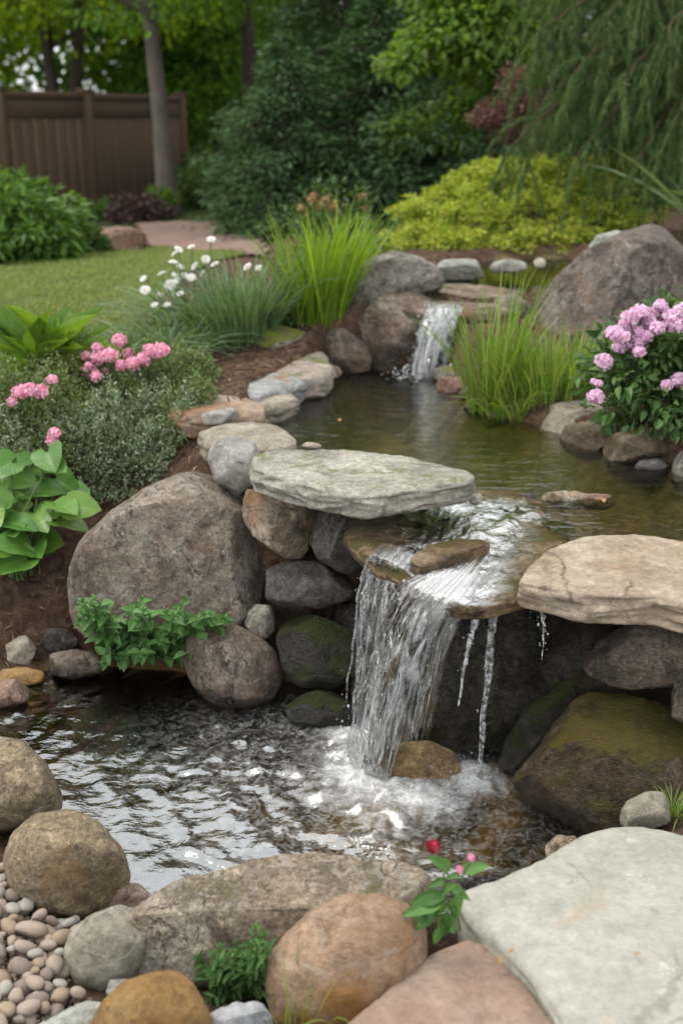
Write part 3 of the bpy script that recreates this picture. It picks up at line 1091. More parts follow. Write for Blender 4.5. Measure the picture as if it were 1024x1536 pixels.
# ---- foreground
slab("flat_slab", "large pale grey green flat slab filling the lower right corner", [(680, 1332), (745, 1312), (815, 1278), (870, 1242), (935, 1228), (1000, 1236), (1080, 1262), (1200, 1330), (1260, 1480), (1200, 1700), (1000, 1720), (905, 1600), (850, 1530), (800, 1462), (750, 1412), (700, 1366)],
     .27, .15, M['paleslab'], seed=3, p=9, amp=.018, strata=.003)
slab("flat_slab", "smooth pinkish tan flagstone at the bottom edge beside the pale slab", [(490, 1545), (560, 1492), (640, 1424), (700, 1398), (742, 1408), (778, 1450), (826, 1515), (900, 1620), (880, 1760), (620, 1780), (470, 1640)],
     .23, .14, M['pinkslab'], seed=5, p=8, amp=.014, strata=.002)
rock("boulder", "orange and tan rounded boulder touching the pinkish flagstone", [(396, 1475), (402, 1430), (430, 1395), (475, 1360), (525, 1340), (575, 1340), (615, 1358), (640, 1395), (640, 1450), (610, 1510), (560, 1560), (480, 1570), (415, 1545)],
     M['orange'], d=2.0, T=.16, p=2.5, seed=11, amp=.034, cuts=[(0, -.3, 1, .9)], ncut=2, cutr=(.86, .95))
rock("cobble", "ochre yellow rounded cobble at the bottom edge left of the green herb", [(128, 1545), (150, 1505), (185, 1472), (225, 1453), (265, 1455), (295, 1478), (318, 1520), (325, 1580), (240, 1620), (140, 1600)],
     M['ochre'], d=1.83, p=2.3, seed=12, amp=.03, ncut=2, cutr=(.86, .95), cat="cobble")
rock("cobble", "blue grey cobble at the bottom edge beside the ochre one", [(285, 1545), (315, 1520), (355, 1502), (395, 1504), (412, 1525), (410, 1575), (350, 1600), (290, 1590)], M['bluegrey'], d=1.84, seed=13, cat="cobble")
rock("cobble", "flat green grey stone at the bottom edge below the pebbles", [(40, 1550), (70, 1515), (110, 1498), (150, 1500), (170, 1530), (165, 1590), (90, 1610), (40, 1590)], M['greengrey'], d=1.84, seed=14, cat="cobble")
rock("boulder", "long speckled tan boulder with flat sloping top at the near edge of the pool", [(163, 1440), (170, 1395), (195, 1365), (265, 1325), (330, 1310), (400, 1288), (465, 1278), (545, 1288), (620, 1298), (645, 1318), (640, 1345), (600, 1385), (520, 1430), (440, 1455), (370, 1470), (300, 1480), (230, 1478), (175, 1468)],
     M['tanbig'], d=2.22, T=.26, p=3.6, seed=15, amp=.03, sub=6, smooth=2, cuts=[(-.10, -.10, 1, .66), (-.1, -1, .25, .80)], ncut=0)
rock("boulder", "olive grey egg shaped cobble between the pebbles and the long tan boulder", [(95, 1430), (105, 1398), (135, 1372), (178, 1356), (215, 1362), (225, 1400), (215, 1450), (190, 1488), (150, 1502), (112, 1482)], M['olivegrey'], d=2.08, seed=16, amp=.022, ncut=2)
rock("cobble", "small pale grey stone wedged under the left end of the long tan boulder", [(155, 1498), (165, 1468), (195, 1468), (215, 1485), (205, 1512), (170, 1515)], M['greywhite'], d=1.95, seed=17, sub=4, cat="cobble")
rock("boulder", "big rounded olive tan boulder between the pebbles and the rippling pool", [(5, 1290), (18, 1250), (55, 1220), (105, 1213), (150, 1232), (182, 1270), (198, 1310), (194, 1345), (165, 1372), (110, 1385), (55, 1372), (15, 1335)],
     M['olive'], zb=.02, T=.17, p=2.35, seed=18, amp=.026, cuts=[(.2, -1, .1, .80), (0, 0, 1, .88)], ncut=2)
rock("boulder", "rounded olive tan boulder cut by the left edge of the picture", [(-75, 1180), (-55, 1125), (-15, 1100), (35, 1110), (70, 1145), (92, 1185), (95, 1215), (70, 1242), (10, 1250), (-55, 1235)],
     M['olive'], zb=.02, T=.17, p=2.3, seed=19, amp=.026, ncut=2)
rock("cobble", "small pinkish stone between the big olive boulder and the long tan one", [(156, 1350), (163, 1330), (185, 1321), (212, 1326), (230, 1343), (222, 1366), (185, 1372), (160, 1366)], M['pinkish'], d=2.33, seed=20, sub=4, cat="cobble")
rock("cobble", "small speckled grey stone beside the grass tuft at the right edge", [(925, 1225), (940, 1202), (965, 1188), (990, 1186), (1008, 1205), (1005, 1235), (960, 1250), (925, 1245)], M['olivegrey'], d=2.56, seed=21, sub=4, cat="cobble")
rock("cobble", "small brown stone at the waterline beside the pale slab", [(815, 1268), (835, 1252), (862, 1252), (875, 1272), (850, 1290), (818, 1288)], M['tan'], d=2.6, seed=22, sub=4, cat="cobble")

# ---- right side of the lower fall
rock("boulder", "large brown boulder with olive moss right of the lower waterfall", [(765, 1165), (775, 1135), (815, 1095), (850, 1060), (885, 1035), (930, 1035), (985, 1045), (1040, 1075), (1090, 1130), (1090, 1210), (1040, 1262), (960, 1275), (860, 1268), (800, 1235), (772, 1200)],
     M['brownmoss'], d=2.86, T=.25, p=2.7, seed=23, amp=.045, sub=6, cuts=[(-.1, -1, .25, .78), (-.5, -.2, .9, .80), (.7, -.7, .4, .75)])
rock("rock", "rough dark brown rock wedged under the tan overhanging slab", [(868, 1000), (880, 975), (905, 948), (950, 928), (1010, 915), (1090, 915), (1110, 980), (1060, 1022), (1000, 1032), (940, 1035), (890, 1024)],
     M['brown'], d=2.95, T=.18, p=2.6, seed=24, amp=.05, cuts=[(-.3, -1, 0, .75)])
rock("rock", "grey brown rock at the right edge under the dark brown rock", [(985, 1050), (1002, 1026), (1050, 1010), (1120, 1010), (1130, 1085), (1050, 1098), (1005, 1078)], M['brown'], d=2.84, T=.14, seed=25, sub=4)
slab("stone_slab", "tan overhanging slab right of the lower waterfall", [(776, 868), (800, 838), (822, 818), (868, 802), (950, 797), (1030, 808), (1120, 830), (1180, 880), (1120, 930), (1040, 908), (985, 893), (940, 893), (880, 890), (830, 880)],
     .705, .095, M['slabtan'], seed=26, p=10, amp=.014, strata=.008, tilt=(.02, .03))

# ---- ledge and wall behind the lower fall
LEDGE = slab("ledge_rock", "broad wet brown ledge rock that the water runs over", [(515, 800), (545, 765), (640, 742), (710, 730), (790, 738), (845, 765), (880, 820), (850, 868), (795, 892), (748, 903), (700, 908), (655, 899), (618, 878), (585, 857), (545, 838)],
     .648, .05, M['ledge'], seed=27, p=5, amp=.045, strata=.006, tilt=(-.02, .05), cat="rock")
slab("flat_stone", "thin tan wedge stone lying in the flow on the wet ledge", [(612, 836), (640, 815), (690, 803), (732, 806), (730, 815), (690, 828), (630, 845)], .680, .05, M['ledge'], seed=28, p=5, sub=5, tilt=(-.02, .1), cat="rock")
rock("backing_rock", "dark wet rock face behind the lower waterfall", [(525, 1000), (540, 890), (600, 850), (700, 840), (800, 850), (880, 880), (910, 960), (900, 1050), (860, 1150), (770, 1185), (680, 1160), (600, 1150), (540, 1110)],
     M['wall'], d=3.36, T=.20, p=4, seed=29, amp=.06, sub=6, freq=1.6)
rock("rock", "dark mossy rock slope between the rock face and the brown boulder", [(745, 1170), (755, 1110), (790, 1060), (840, 1020), (890, 1010), (905, 1040), (870, 1075), (820, 1120), (785, 1180), (760, 1195)],
     M['mosswet'], d=3.02, T=.12, p=2.6, seed=30, amp=.06)
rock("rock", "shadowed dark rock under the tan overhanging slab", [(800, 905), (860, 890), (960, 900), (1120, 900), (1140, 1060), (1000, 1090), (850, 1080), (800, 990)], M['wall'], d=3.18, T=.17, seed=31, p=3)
rock("stone", "yellow brown stone wetted by the foam under the lower waterfall", [(562, 1160), (575, 1128), (605, 1112), (645, 1110), (680, 1128), (697, 1160), (690, 1190), (640, 1205), (585, 1196)],
     rock_mat("wet_ochre_stone", (.24, .155, .07), (.40, .28, .14), (.52, .41, .26), stain=.3, stain_c=(.22, .12, .05), grain=.5, wet=.15, rough=.4), d=3.06, seed=32, p=2.3, amp=.03, ncut=2, cutr=(.85, .95))

# ---- grey slab and the stacked stones left of the fall
slab("stone_slab", "weathered grey slab resting on the stacked stones left of the lower waterfall", [(377, 690), (390, 676), (430, 671), (520, 672), (600, 681), (668, 696), (707, 707), (710, 718), (650, 728), (556, 743), (540, 742), (470, 729), (420, 716), (379, 702)],
     .805, .085, M['slabgrey'], seed=33, p=11, amp=.014, strata=.008, tilt=(-.01, 0))
rock("pebble", "small flat tan pebble lying on the grey slab", [(451, 668), (460, 663), (475, 664), (485, 669), (475, 673), (458, 672)], M['peach'], d=3.82, seed=34, sub=3, cat="pebble", T=.03)
rock("rock", "angular tan rock under the left end of the grey slab", [(362, 775), (368, 735), (390, 722), (430, 735), (465, 745), (476, 770), (470, 805), (455, 835), (435, 841), (405, 825), (375, 800)],
     M['tan'], d=3.68, T=.13, p=2.8, seed=35, amp=.045, cuts=[(-.5, -1, .2, .72), (.6, -1, -.3, .7)])
rock("rock", "rough dark grey rock under the middle of the grey slab", [(463, 810), (475, 770), (510, 758), (560, 768), (580, 790), (572, 830), (548, 862), (515, 862), (478, 842)], M['dark'], d=3.58, T=.14, p=3, seed=36, amp=.05)
rock("rock", "smooth dark oval stone above the mossy one", [(390, 880), (398, 855), (425, 842), (470, 842), (515, 856), (540, 878), (525, 902), (480, 912), (430, 911), (400, 900)], M['dark'], d=3.62, T=.12, p=2.4, seed=37, amp=.03)
rock("rock", "small pointed grey stone between the big boulder and the mossy stone", [(366, 938), (375, 912), (396, 897), (410, 915), (413, 945), (400, 960), (378, 956)], M['grey'], d=3.6, T=.06, seed=38, sub=4, amp=.03)
rock("rock", "wet dark stone covered in green moss left of the lower waterfall", [(414, 960), (420, 928), (450, 914), (490, 915), (525, 930), (540, 965), (540, 1015), (510, 1035), (450, 1032), (425, 1008)], M['mosswet'], d=3.52, T=.14, p=2.8, seed=39, amp=.04)
rock("rock", "black wet rock between the mossy stone and the waterfall", [(490, 960), (500, 900), (540, 870), (580, 890), (590, 960), (570, 1040), (520, 1050), (495, 1010)], M['wall'], d=3.62, T=.15, seed=40, amp=.05)
rock("boulder", "round brown boulder standing in the pool beside the green herb", [(273, 985), (280, 955), (310, 936), (350, 934), (390, 950), (418, 985), (426, 1020), (410, 1052), (370, 1066), (320, 1060), (288, 1030)], M['round'], zb=-.03, T=.17, p=2.25, seed=41, amp=.028, cuts=[(.3, -1, .5, .84)])
rock("rock", "low wet flat stone at the waterline below the mossy stone", [(428, 1062), (440, 1040), (480, 1032), (525, 1038), (545, 1062), (530, 1090), (470, 1098), (435, 1085)], M['mosswet'], d=3.36, T=.08, seed=42, p=2.6)
rock("boulder", "biggest grey brown boulder with flat face left of the stacked stones", [(102, 890), (106, 850), (125, 808), (170, 765), (225, 730), (280, 706), (325, 700), (352, 716), (372, 760), (390, 815), (396, 870), (388, 920), (350, 965), (250, 985), (150, 970), (108, 940)],
     M['greybrown'], d=3.86, T=.27, p=2.9, seed=43, amp=.022, sub=6, cuts=[(-.12, -1, .22, .62), (.9, -.5, .3, .86), (-.2, -.3, 1, .90)], ncut=2)

# ---- left end of the pool
rock("rock", "angular whitish stone at the left edge above the pool", [(-20, 985), (-10, 962), (20, 953), (52, 953), (56, 975), (45, 1000), (10, 1010), (-15, 1005)], M['white'], d=3.75, T=.09, seed=44, p=3, amp=.05, sub=4)
rock("cobble", "small dark oval cobble beside the angular whitish stone", [(57, 962), (68, 944), (90, 940), (112, 948), (120, 965), (105, 980), (75, 981)], M['dark'], d=3.78, seed=45, sub=4, cat="cobble")
rock("rock", "flat brown oval stone at the pool edge below the big boulder", [(58, 995), (75, 980), (110, 974), (145, 978), (165, 992), (155, 1010), (110, 1020), (75, 1012)], M['round'], d=3.66, T=.08, seed=46, sub=4)
rock("rock", "ochre brown flat stone at the left edge of the pool", [(-20, 1012), (0, 1002), (40, 1000), (68, 1008), (65, 1024), (30, 1034), (-15, 1032)], M['ochre'], d=3.62, T=.07, seed=47, sub=4)
rock("rock", "reddish wet stone at the left edge of the picture in the pool", [(-25, 1040), (-10, 1022), (25, 1018), (46, 1032), (44, 1052), (10, 1064), (-20, 1062)], M['reddish'], d=3.48, T=.08, seed=48, sub=4)
rock("cobble", "small reddish brown stone behind the small dark cobble", [(95, 945), (105, 930), (122, 930), (128, 948), (118, 962), (100, 960)], M['reddish'], d=3.86, seed=49, sub=4, cat="cobble")

# ---- stones along the left edge of the pond
rock("rock", "pale grey white stone behind the biggest boulder", [(311, 685), (320, 660), (350, 652), (382, 662), (398, 695), (395, 735), (360, 748), (322, 722)], M['greywhite'], d=4.0, T=.15, seed=50, p=2.6, ncut=3, cutr=(.85, .95))
slab("stone_slab", "flat tan grey stone on the pond edge behind the grey slab", [(296, 640), (330, 630), (375, 626), (415, 630), (442, 646), (446, 660), (400, 664), (350, 664), (312, 656)], .765, .13, M['edgetan'], seed=51, p=4, cat="edging stone")
rock("cobble", "small grey stone in front of the orange tinted edge stone", [(300, 624), (320, 612), (352, 612), (362, 626), (340, 640), (305, 638)], M['greywhite'], d=4.5, T=.08, seed=52, sub=4, cat="cobble")
slab("stone_slab", "flat orange tinted stone on the pond edge", [(252, 607), (278, 594), (325, 586), (372, 589), (400, 604), (388, 616), (330, 618), (280, 618)], .77, .13, M['edgeorange'], seed=53, p=4, cat="edging stone")
slab("stone_slab", "blue grey flat stone on the pond edge between two tan stones", [(325, 580), (352, 565), (400, 554), (446, 552), (458, 566), (425, 578), (390, 588), (350, 591)], .77, .13, M['edgegrey'], seed=54, p=4, cat="edging stone", tilt=(.04, 0))
slab("stone_slab", "pinkish white flat stone with a mossy tip on the pond edge", [(404, 556), (425, 540), (455, 524), (486, 520), (502, 546), (488, 558), (450, 562), (420, 563)], .785, .14, M['edgepink'], seed=55, p=4, cat="edging stone")
rock("rock", "grey stone with yellow green moss on top left of the upper cascade", [(386, 520), (392, 494), (410, 485), (445, 494), (480, 508), (484, 522), (455, 535), (430, 546), (395, 545)], M['mossygrey'], d=5.75, T=.17, p=2.8, seed=56, cuts=[(0, -.3, 1, .72)])
rock("rock", "rounded brown grey stone left of the upper cascade rock", [(483, 520), (492, 497), (520, 492), (545, 508), (558, 535), (556, 558), (520, 562), (492, 550)], M['round'], zb=.64, T=.15, p=2.6, seed=57)
rock("cobble", "small dark stone at the foot of the blue green grass", [(345, 530), (360, 514), (385, 514), (395, 530), (375, 542), (350, 540)], M['dark'], d=5.8, seed=58, sub=4, cat="cobble")

slab("stone_slab", "small flat tan stone filling the gap between the blue grey and the orange tinted edge stones", [(385, 600), (410, 590), (440, 586), (448, 594), (425, 604), (395, 609)], .74, .1, M['edgetan'], seed=85, p=4, sub=5, cat="edging stone")
rock("cobble", "small reddish stone tucked between the pinkish white edge stone and the rounded brown one", [(470, 566), (482, 550), (505, 548), (515, 560), (500, 572), (478, 574)], M['round'], d=5.5, T=.08, seed=86, sub=4, cat="cobble")
rock("rock", "low wet brown stone under the front of the tall grass clump", [(722, 630), (732, 616), (760, 612), (785, 622), (782, 640), (750, 645), (728, 642)], M['bankbrown'], d=4.86, T=.1, seed=87, sub=4)
rock("rock", "low dark bank stone filling the gap below the long dark one", [(945, 704), (958, 690), (985, 688), (1004, 698), (995, 714), (965, 716)], M['dark'], d=4.1, T=.08, seed=88, sub=4)
# ---- upper cascade
rock("boulder", "rounded grey boulder above the upper cascade", [(510, 450), (520, 415), (550, 388), (590, 376), (630, 384), (660, 402), (668, 430), (640, 452), (590, 470), (540, 490), (515, 480)], M['grey'], d=6.15, T=.25, p=2.4, seed=60, amp=.035)
rock("rock", "low flat grey green stone behind the grey boulder", [(648, 405), (665, 390), (705, 388), (730, 394), (730, 415), (700, 425), (655, 422)], M['greengrey'], d=6.9, T=.14, seed=61, p=3)
rock("rock", "brown rock with a reddish top left of the upper cascade", [(532, 485), (550, 460), (575, 440), (620, 436), (655, 448), (650, 500), (640, 560), (600, 568), (555, 560), (538, 520)], M['cascade'], d=5.92, T=.2, p=2.8, seed=62, amp=.05, cuts=[(-.6, -1, .3, .72), (.5, -1, 0, .75)])
slab("ledge_rock", "reddish flat ledge rock at the lip of the upper cascade", [(560, 446), (600, 432), (650, 424), (700, 418), (745, 424), (790, 434), (800, 452), (760, 462), (710, 463), (650, 463), (600, 462)], .975, .10, M['cascade'], seed=63, p=4, sub=5, cat="rock", strata=.005)
rock("rock", "pale wet rock at the right end of the cascade lip", [(735, 465), (742, 448), (765, 440), (790, 444), (800, 465), (780, 490), (745, 488)], M['grey'], d=5.98, T=.14, seed=64, p=2.8)
rock("backing_rock", "dark wet rock behind the upper cascade", [(610, 480), (640, 458), (760, 460), (800, 500), (790, 590), (700, 590), (620, 580)], M['wall'], d=6.1, T=.16, p=4, seed=65)
rock("boulder", "huge brown grey wedge shaped boulder right of the upper cascade", [(775, 490), (800, 455), (830, 415), (880, 375), (930, 348), (975, 337), (1000, 348), (1035, 385), (1075, 450), (1090, 540), (1000, 580), (900, 575), (800, 555), (778, 525)],
     M['bigwedge'], d=5.75, T=.40, p=3.2, seed=66, amp=.022, sub=6, smooth=2, cuts=[(-.8, -.55, .33, .50), (.36, -.93, .08, .52)], ncut=0)
rock("rock", "mossy grey stone leaning behind the wedge shaped boulder", [(880, 372), (895, 352), (925, 345), (945, 352), (930, 375), (895, 385)], M['greengrey'], d=6.3, T=.13, seed=67, sub=4)
rock("rock", "pale greenish stone lying in the top pond", [(732, 402), (740, 392), (765, 388), (788, 393), (792, 404), (765, 410), (740, 409)], M['greywhite'], d=7.0, T=.09, seed=68, sub=4)
rock("cobble", "small whitish stone at the back of the top pond", [(799, 394), (804, 386), (815, 386), (821, 394), (815, 402), (803, 402)], M['white'], d=7.1, seed=69, sub=3, cat="cobble")
rock("rock", "brown rock half hidden by the iris leaves", [(440, 500), (460, 486), (500, 482), (520, 492), (510, 510), (470, 515)], M['round'], d=6.2, seed=70, sub=4)

# ---- stones along the right edge of the pond
rock("rock", "flat mossy stone beside the upper cascade", [(648, 562), (658, 549), (690, 545), (720, 550), (722, 566), (690, 574), (655, 573)], M['mossygrey'], d=5.55, T=.1, p=3, seed=71, sub=4)
rock("rock", "flat reddish stone under the flat mossy one", [(648, 580), (656, 567), (690, 564), (725, 568), (722, 588), (690, 596), (658, 592)], M['reddish'], d=5.38, T=.1, p=3, seed=72, sub=4)
rock("rock", "small reddish stone at the foot of the tall grass", [(688, 592), (698, 578), (720, 576), (730, 592), (722, 610), (700, 610)], M['bankbrown'], d=5.2, T=.08, seed=73, sub=4)
rock("rock", "grey brown stone at the waterline below the tall grass", [(692, 612), (702, 600), (725, 598), (742, 612), (735, 628), (705, 628)], M['bankbrown'], d=5.0, T=.08, seed=74, sub=4)
rock("rock", "small brown stone between the tall grass and the tan bank stone", [(768, 622), (780, 598), (815, 592), (842, 606), (842, 634), (810, 644), (778, 640)], M['bankbrown'], d=4.85, T=.14, seed=75, sub=4)
rock("rock", "broad tan bank stone in front of the low grass", [(800, 632), (812, 610), (855, 598), (905, 600), (918, 622), (905, 650), (860, 662), (814, 658)], M['edgetan'], d=4.68, T=.2, p=2.8, seed=76, cuts=[(0, 0, 1, .75)])
rock("rock", "brown bank stone with an orange stain below the hydrangea", [(834, 658), (848, 636), (890, 630), (928, 640), (935, 668), (900, 686), (854, 682)], M['bankbrown'], d=4.45, T=.17, p=2.6, seed=77)
rock("rock", "long dark bank stone under the hydrangea", [(902, 672), (916, 648), (965, 640), (1015, 648), (1040, 672), (1015, 698), (950, 704), (908, 696)], M['bankbrown'], d=4.28, T=.18, p=2.7, seed=78)
rock("rock", "grey stone cut by the right edge of the picture beside the pond", [(994, 702), (1005, 682), (1035, 672), (1080, 676), (1100, 712), (1060, 735), (1010, 730)], M['grey'], d=4.05, T=.12, seed=79)

# ---- stones showing through the water where the pond spills over
rock("stone", "tan stone breaking the surface where the pond spills over", [(790, 752), (808, 738), (850, 735), (888, 742), (893, 756), (860, 766), (810, 766)], M['tan'], d=3.72, T=.07, seed=80, sub=4)
rock("stone", "small dark stone beside the tan stone in the pond", [(766, 750), (778, 740), (800, 740), (808, 752), (792, 762), (772, 760)], M['dark'], d=3.74, T=.05, seed=81, sub=4)
rock("stone", "orange brown stone under the water right of the tan stone", [(868, 752), (885, 740), (915, 742), (925, 756), (905, 766), (878, 765)], M['reddish'], d=3.72, T=.05, seed=82, sub=4)
rock("cobble", "small whitish pebble at the right end of the grey slab", [(700, 748), (708, 738), (720, 740), (726, 750), (716, 758), (704, 756)], M['white'], d=3.55, T=.02, seed=83, sub=3, cat="cobble")
rock("boulder", "smooth reddish brown boulder on the far edge of the lawn", [(124, 362), (130, 347), (155, 340), (195, 341), (222, 350), (227, 366), (210, 377), (150, 378), (128, 374)], M['reddish'], d=10.5, T=.32, seed=84)

# ---- pebble bed
rs = np.random.default_rng(5)
PEB_COL = {'pink': ("smooth pinkish pebble in the pebble bed at the lower left", (.35, .285, .235)), 'grey': ("smooth pale grey pebble in the pebble bed at the lower left", (.36, .335, .30)),
           'tan': ("smooth tan pebble in the pebble bed at the lower left", (.32, .245, .175)), 'brown': ("smooth brown grey pebble in the pebble bed at the lower left", (.235, .19, .16))}
peb_m = {}
for k, (lab, c) in PEB_COL.items():
    peb_m[k] = rock_mat("pebble_" + k, tuple(x * .75 for x in c), c, tuple(min(.6, x * 1.2) for x in c), grain=.3, bump=.45, coarse=9, stain=.1)
peb_protos = []
for k in PEB_COL:
    for j in range(4):
        R = np.ones(720) * (1 + .12 * np.cos(2 * np.arange(720) / 720 * 2 * math.pi + rs.uniform(0, 6)) + .05 * np.cos(3 * np.arange(720) / 720 * 2 * math.pi + rs.uniform(0, 6)))
        me = rock_mesh("pebble", None, np.array([1.0, 0, 0]), np.array([0, rs.uniform(.68, .9), 0]), np.array([0, 0, 1.0]), R, rs.uniform(.5, .72), 2.3, 3, amp=.03, seed=200 + j + len(peb_protos), ncut=2)
        me.materials.append(peb_m[k])
        peb_protos.append((k, me))
PEB_AREA = pxpoly([(-110, 1270), (5, 1285), (20, 1340), (60, 1372), (150, 1368), (225, 1352), (232, 1372), (150, 1395), (100, 1420), (95, 1480), (140, 1502), (60, 1530), (40, 1580), (-110, 1580)], .11)
plist = []
tries = 0
while tries < 9000 and len(plist) < 292:
    tries += 1
    q = np.array([rs.uniform(PEB_AREA[:, 0].min(), PEB_AREA[:, 0].max()), rs.uniform(PEB_AREA[:, 1].min(), PEB_AREA[:, 1].max())])
    if poly_sd([q], PEB_AREA)[0] > -.006:
        continue
    r = float(np.clip(rs.lognormal(math.log(.0205), .30), .011, .034))
    lay = 0 if tries < 5500 else 1
    ok = True
    for (x, y, rr, ll) in plist:
        if ll == lay and math.hypot(x - q[0], y - q[1]) < (r + rr) * .76:
            ok = False
            break
    if ok:
        plist.append((q[0], q[1], r, lay))
for i, (x, y, r, lay) in enumerate(plist):
    k, me = peb_protos[rs.choice(16, p=np.repeat([.36, .22, .22, .20], 4) / 4)]
    o = bpy.data.objects.new("pebble", me)
    COL.objects.link(o)
    o.location = (x, y, gz(x, y) + r * .38 + lay * .022)
    o.scale = (r, r, r)
    o.rotation_euler = (rs.normal(0, .3), rs.normal(0, .3), rs.uniform(0, 6.28))
    tag(o, PEB_COL[k][0], "pebble", "river pebbles in the pebble bed")
for (px, py, s) in [(793, 1457, .009), (808, 1470, .006), (820, 1484, .007), (842, 1511, .010)]:
    q = PZ(px, py, .2)
    o = bpy.data.objects.new("pebble", peb_protos[5][1])
    COL.objects.link(o)
    o.location = tuple(q)
    o.scale = (s, s, s)
    o.rotation_euler = (0, 0, s * 900)
    tag(o, "tiny whitish pebble in the gap between the pale slab and the pinkish flagstone", "pebble", "tiny pebbles in the slab gap")

# ---- grit between the pebbles
n = 5200
Q = np.stack([rs.uniform(PEB_AREA[:, 0].min(), PEB_AREA[:, 0].max(), n), rs.uniform(PEB_AREA[:, 1].min(), PEB_AREA[:, 1].max(), n)], 1)
Q = Q[poly_sd(Q, PEB_AREA) < .01]
S_, F_ = ICO[1]
rr = rs.uniform(.0025, .0065, len(Q))
Vg = np.c_[Q, ground_z(Q) + rr * .6][:, None, :] + S_[None] * rr[:, None, None] * rs.uniform(.6, 1.3, (len(Q), 1, 3)) + rs.normal(0, .12, (len(Q), len(S_), 3)) * rr[:, None, None]
Fg = (F_[None] + (np.arange(len(Q)) * len(S_))[:, None, None]).reshape(-1, 3)
bgm = NB("mixed_grit")
gcol = bgm.ramp(bgm.geo('Random Per Island'), [(0, (.10, .075, .055)), (.35, (.22, .175, .13)), (.7, (.33, .28, .23)), (1, (.17, .15, .13))])
tag(link("grit", new_mesh("grit", Vg.reshape(-1, 3), [Fg]), bgm.done(bgm.principled(gcol, .9, spec=.2))), "fine brown grit between the river pebbles", "grit", kind='stuff')
# ------------------------------------------------------------------ leaves, blades, crowns
def unit(a):
    return a / (np.linalg.norm(a, axis=-1, keepdims=True) + 1e-9)


def rnd_dirs(rs, n):
    return unit(rs.normal(size=(n, 3)))


TPL = {
    'quad': (np.array([[0, 0, 0], [.5, .45, .06], [0, 1, -.05], [-.5, .45, .06]]), [np.array([[0, 1, 2, 3]])], None),
    'leaf': (np.array([[0, 0, 0], [0, .35, -.05], [0, .7, -.05], [0, 1, -.12], [-.42, .28, .05], [.42, .28, .05], [-.36, .66, .03], [.36, .66, .03]]),
             [np.array([[1, 2, 6, 4], [1, 5, 7, 2]]), np.array([[0, 1, 4], [0, 5, 1], [2, 3, 6], [2, 7, 3]])], None),
    'needle': (np.array([[-.5, 0, 0], [.5, 0, 0], [0, 1, -.1]]), [np.array([[0, 1, 2]])], None),
}


def _grid_leaf(nu, nv, prof, fold, droop, wave=0.0, cup=0.0):
    u = np.linspace(-1, 1, nu)
    v = np.linspace(0, 1, nv)
    U, Vv = np.meshgrid(u, v, indexing='ij')
    w = np.interp(Vv, *prof)
    x = U * w * .5
    y = Vv + (0 if not cup else -cup * (U ** 2) * (1 - Vv) * .6)
    z = fold * np.abs(U) * w - droop * Vv ** 2 + wave * np.sin(Vv * 14) * np.abs(U) * w
    P = np.stack([x, y, z], -1).reshape(-1, 3)
    uv = np.stack([(U + 1) / 2, Vv], -1).reshape(-1, 2)
    return P, [grid_faces(nu, nv)], uv


TPL['hosta'] = _grid_leaf(7, 9, ([0, .06, .2, .4, .6, .8, .93, 1], [.25, .7, .98, 1.0, .88, .6, .28, 0.02]), .16, .24, .03, .5)
TPL['lance'] = _grid_leaf(5, 9, ([0, .15, .45, .75, 1], [.3, .75, 1, .7, 0.03]), .22, .25, .02)
TPL['ovate'] = _grid_leaf(5, 7, ([0, .12, .35, .65, .88, 1], [.1, .75, 1, .72, .3, 0.02]), .16, .18, .015)
TPL['petal'] = _grid_leaf(3, 4, ([0, .3, .7, 1], [.25, .8, 1, .5]), .1, .12)


def leaves(mb, pos, axis, length, width, tpl='quad', rs=None, up=None, upb=.0):
    """scatter leaf shapes: axis = leaf direction, width relative to length"""
    T, F, tuv = TPL[tpl]
    n = len(pos)
    axis = unit(np.asarray(axis, float))
    ref = rnd_dirs(rs, n)
    if up is not None:
        ref = unit(ref * (1 - upb) + np.asarray(up, float) * upb)
    zax = unit(ref - (ref * axis).sum(1, keepdims=True) * axis)
    xax = np.cross(axis, zax)
    L = np.broadcast_to(np.asarray(length, float), (n,))[:, None, None]
    Wd = np.broadcast_to(np.asarray(width, float), (n,))[:, None, None] * L
    V = pos[:, None, :] + T[None, :, 0, None] * xax[:, None, :] * Wd + T[None, :, 1, None] * axis[:, None, :] * L + T[None, :, 2, None] * zax[:, None, :] * L
    k = len(T)
    off = (np.arange(n) * k)[:, None, None]
    fs = [(f[None] + off).reshape(-1, f.shape[1]) for f in F]
    uv = None if tuv is None else np.tile(tuv, (n, 1))
    mb.add(V.reshape(-1, 3), *fs, uv=uv)


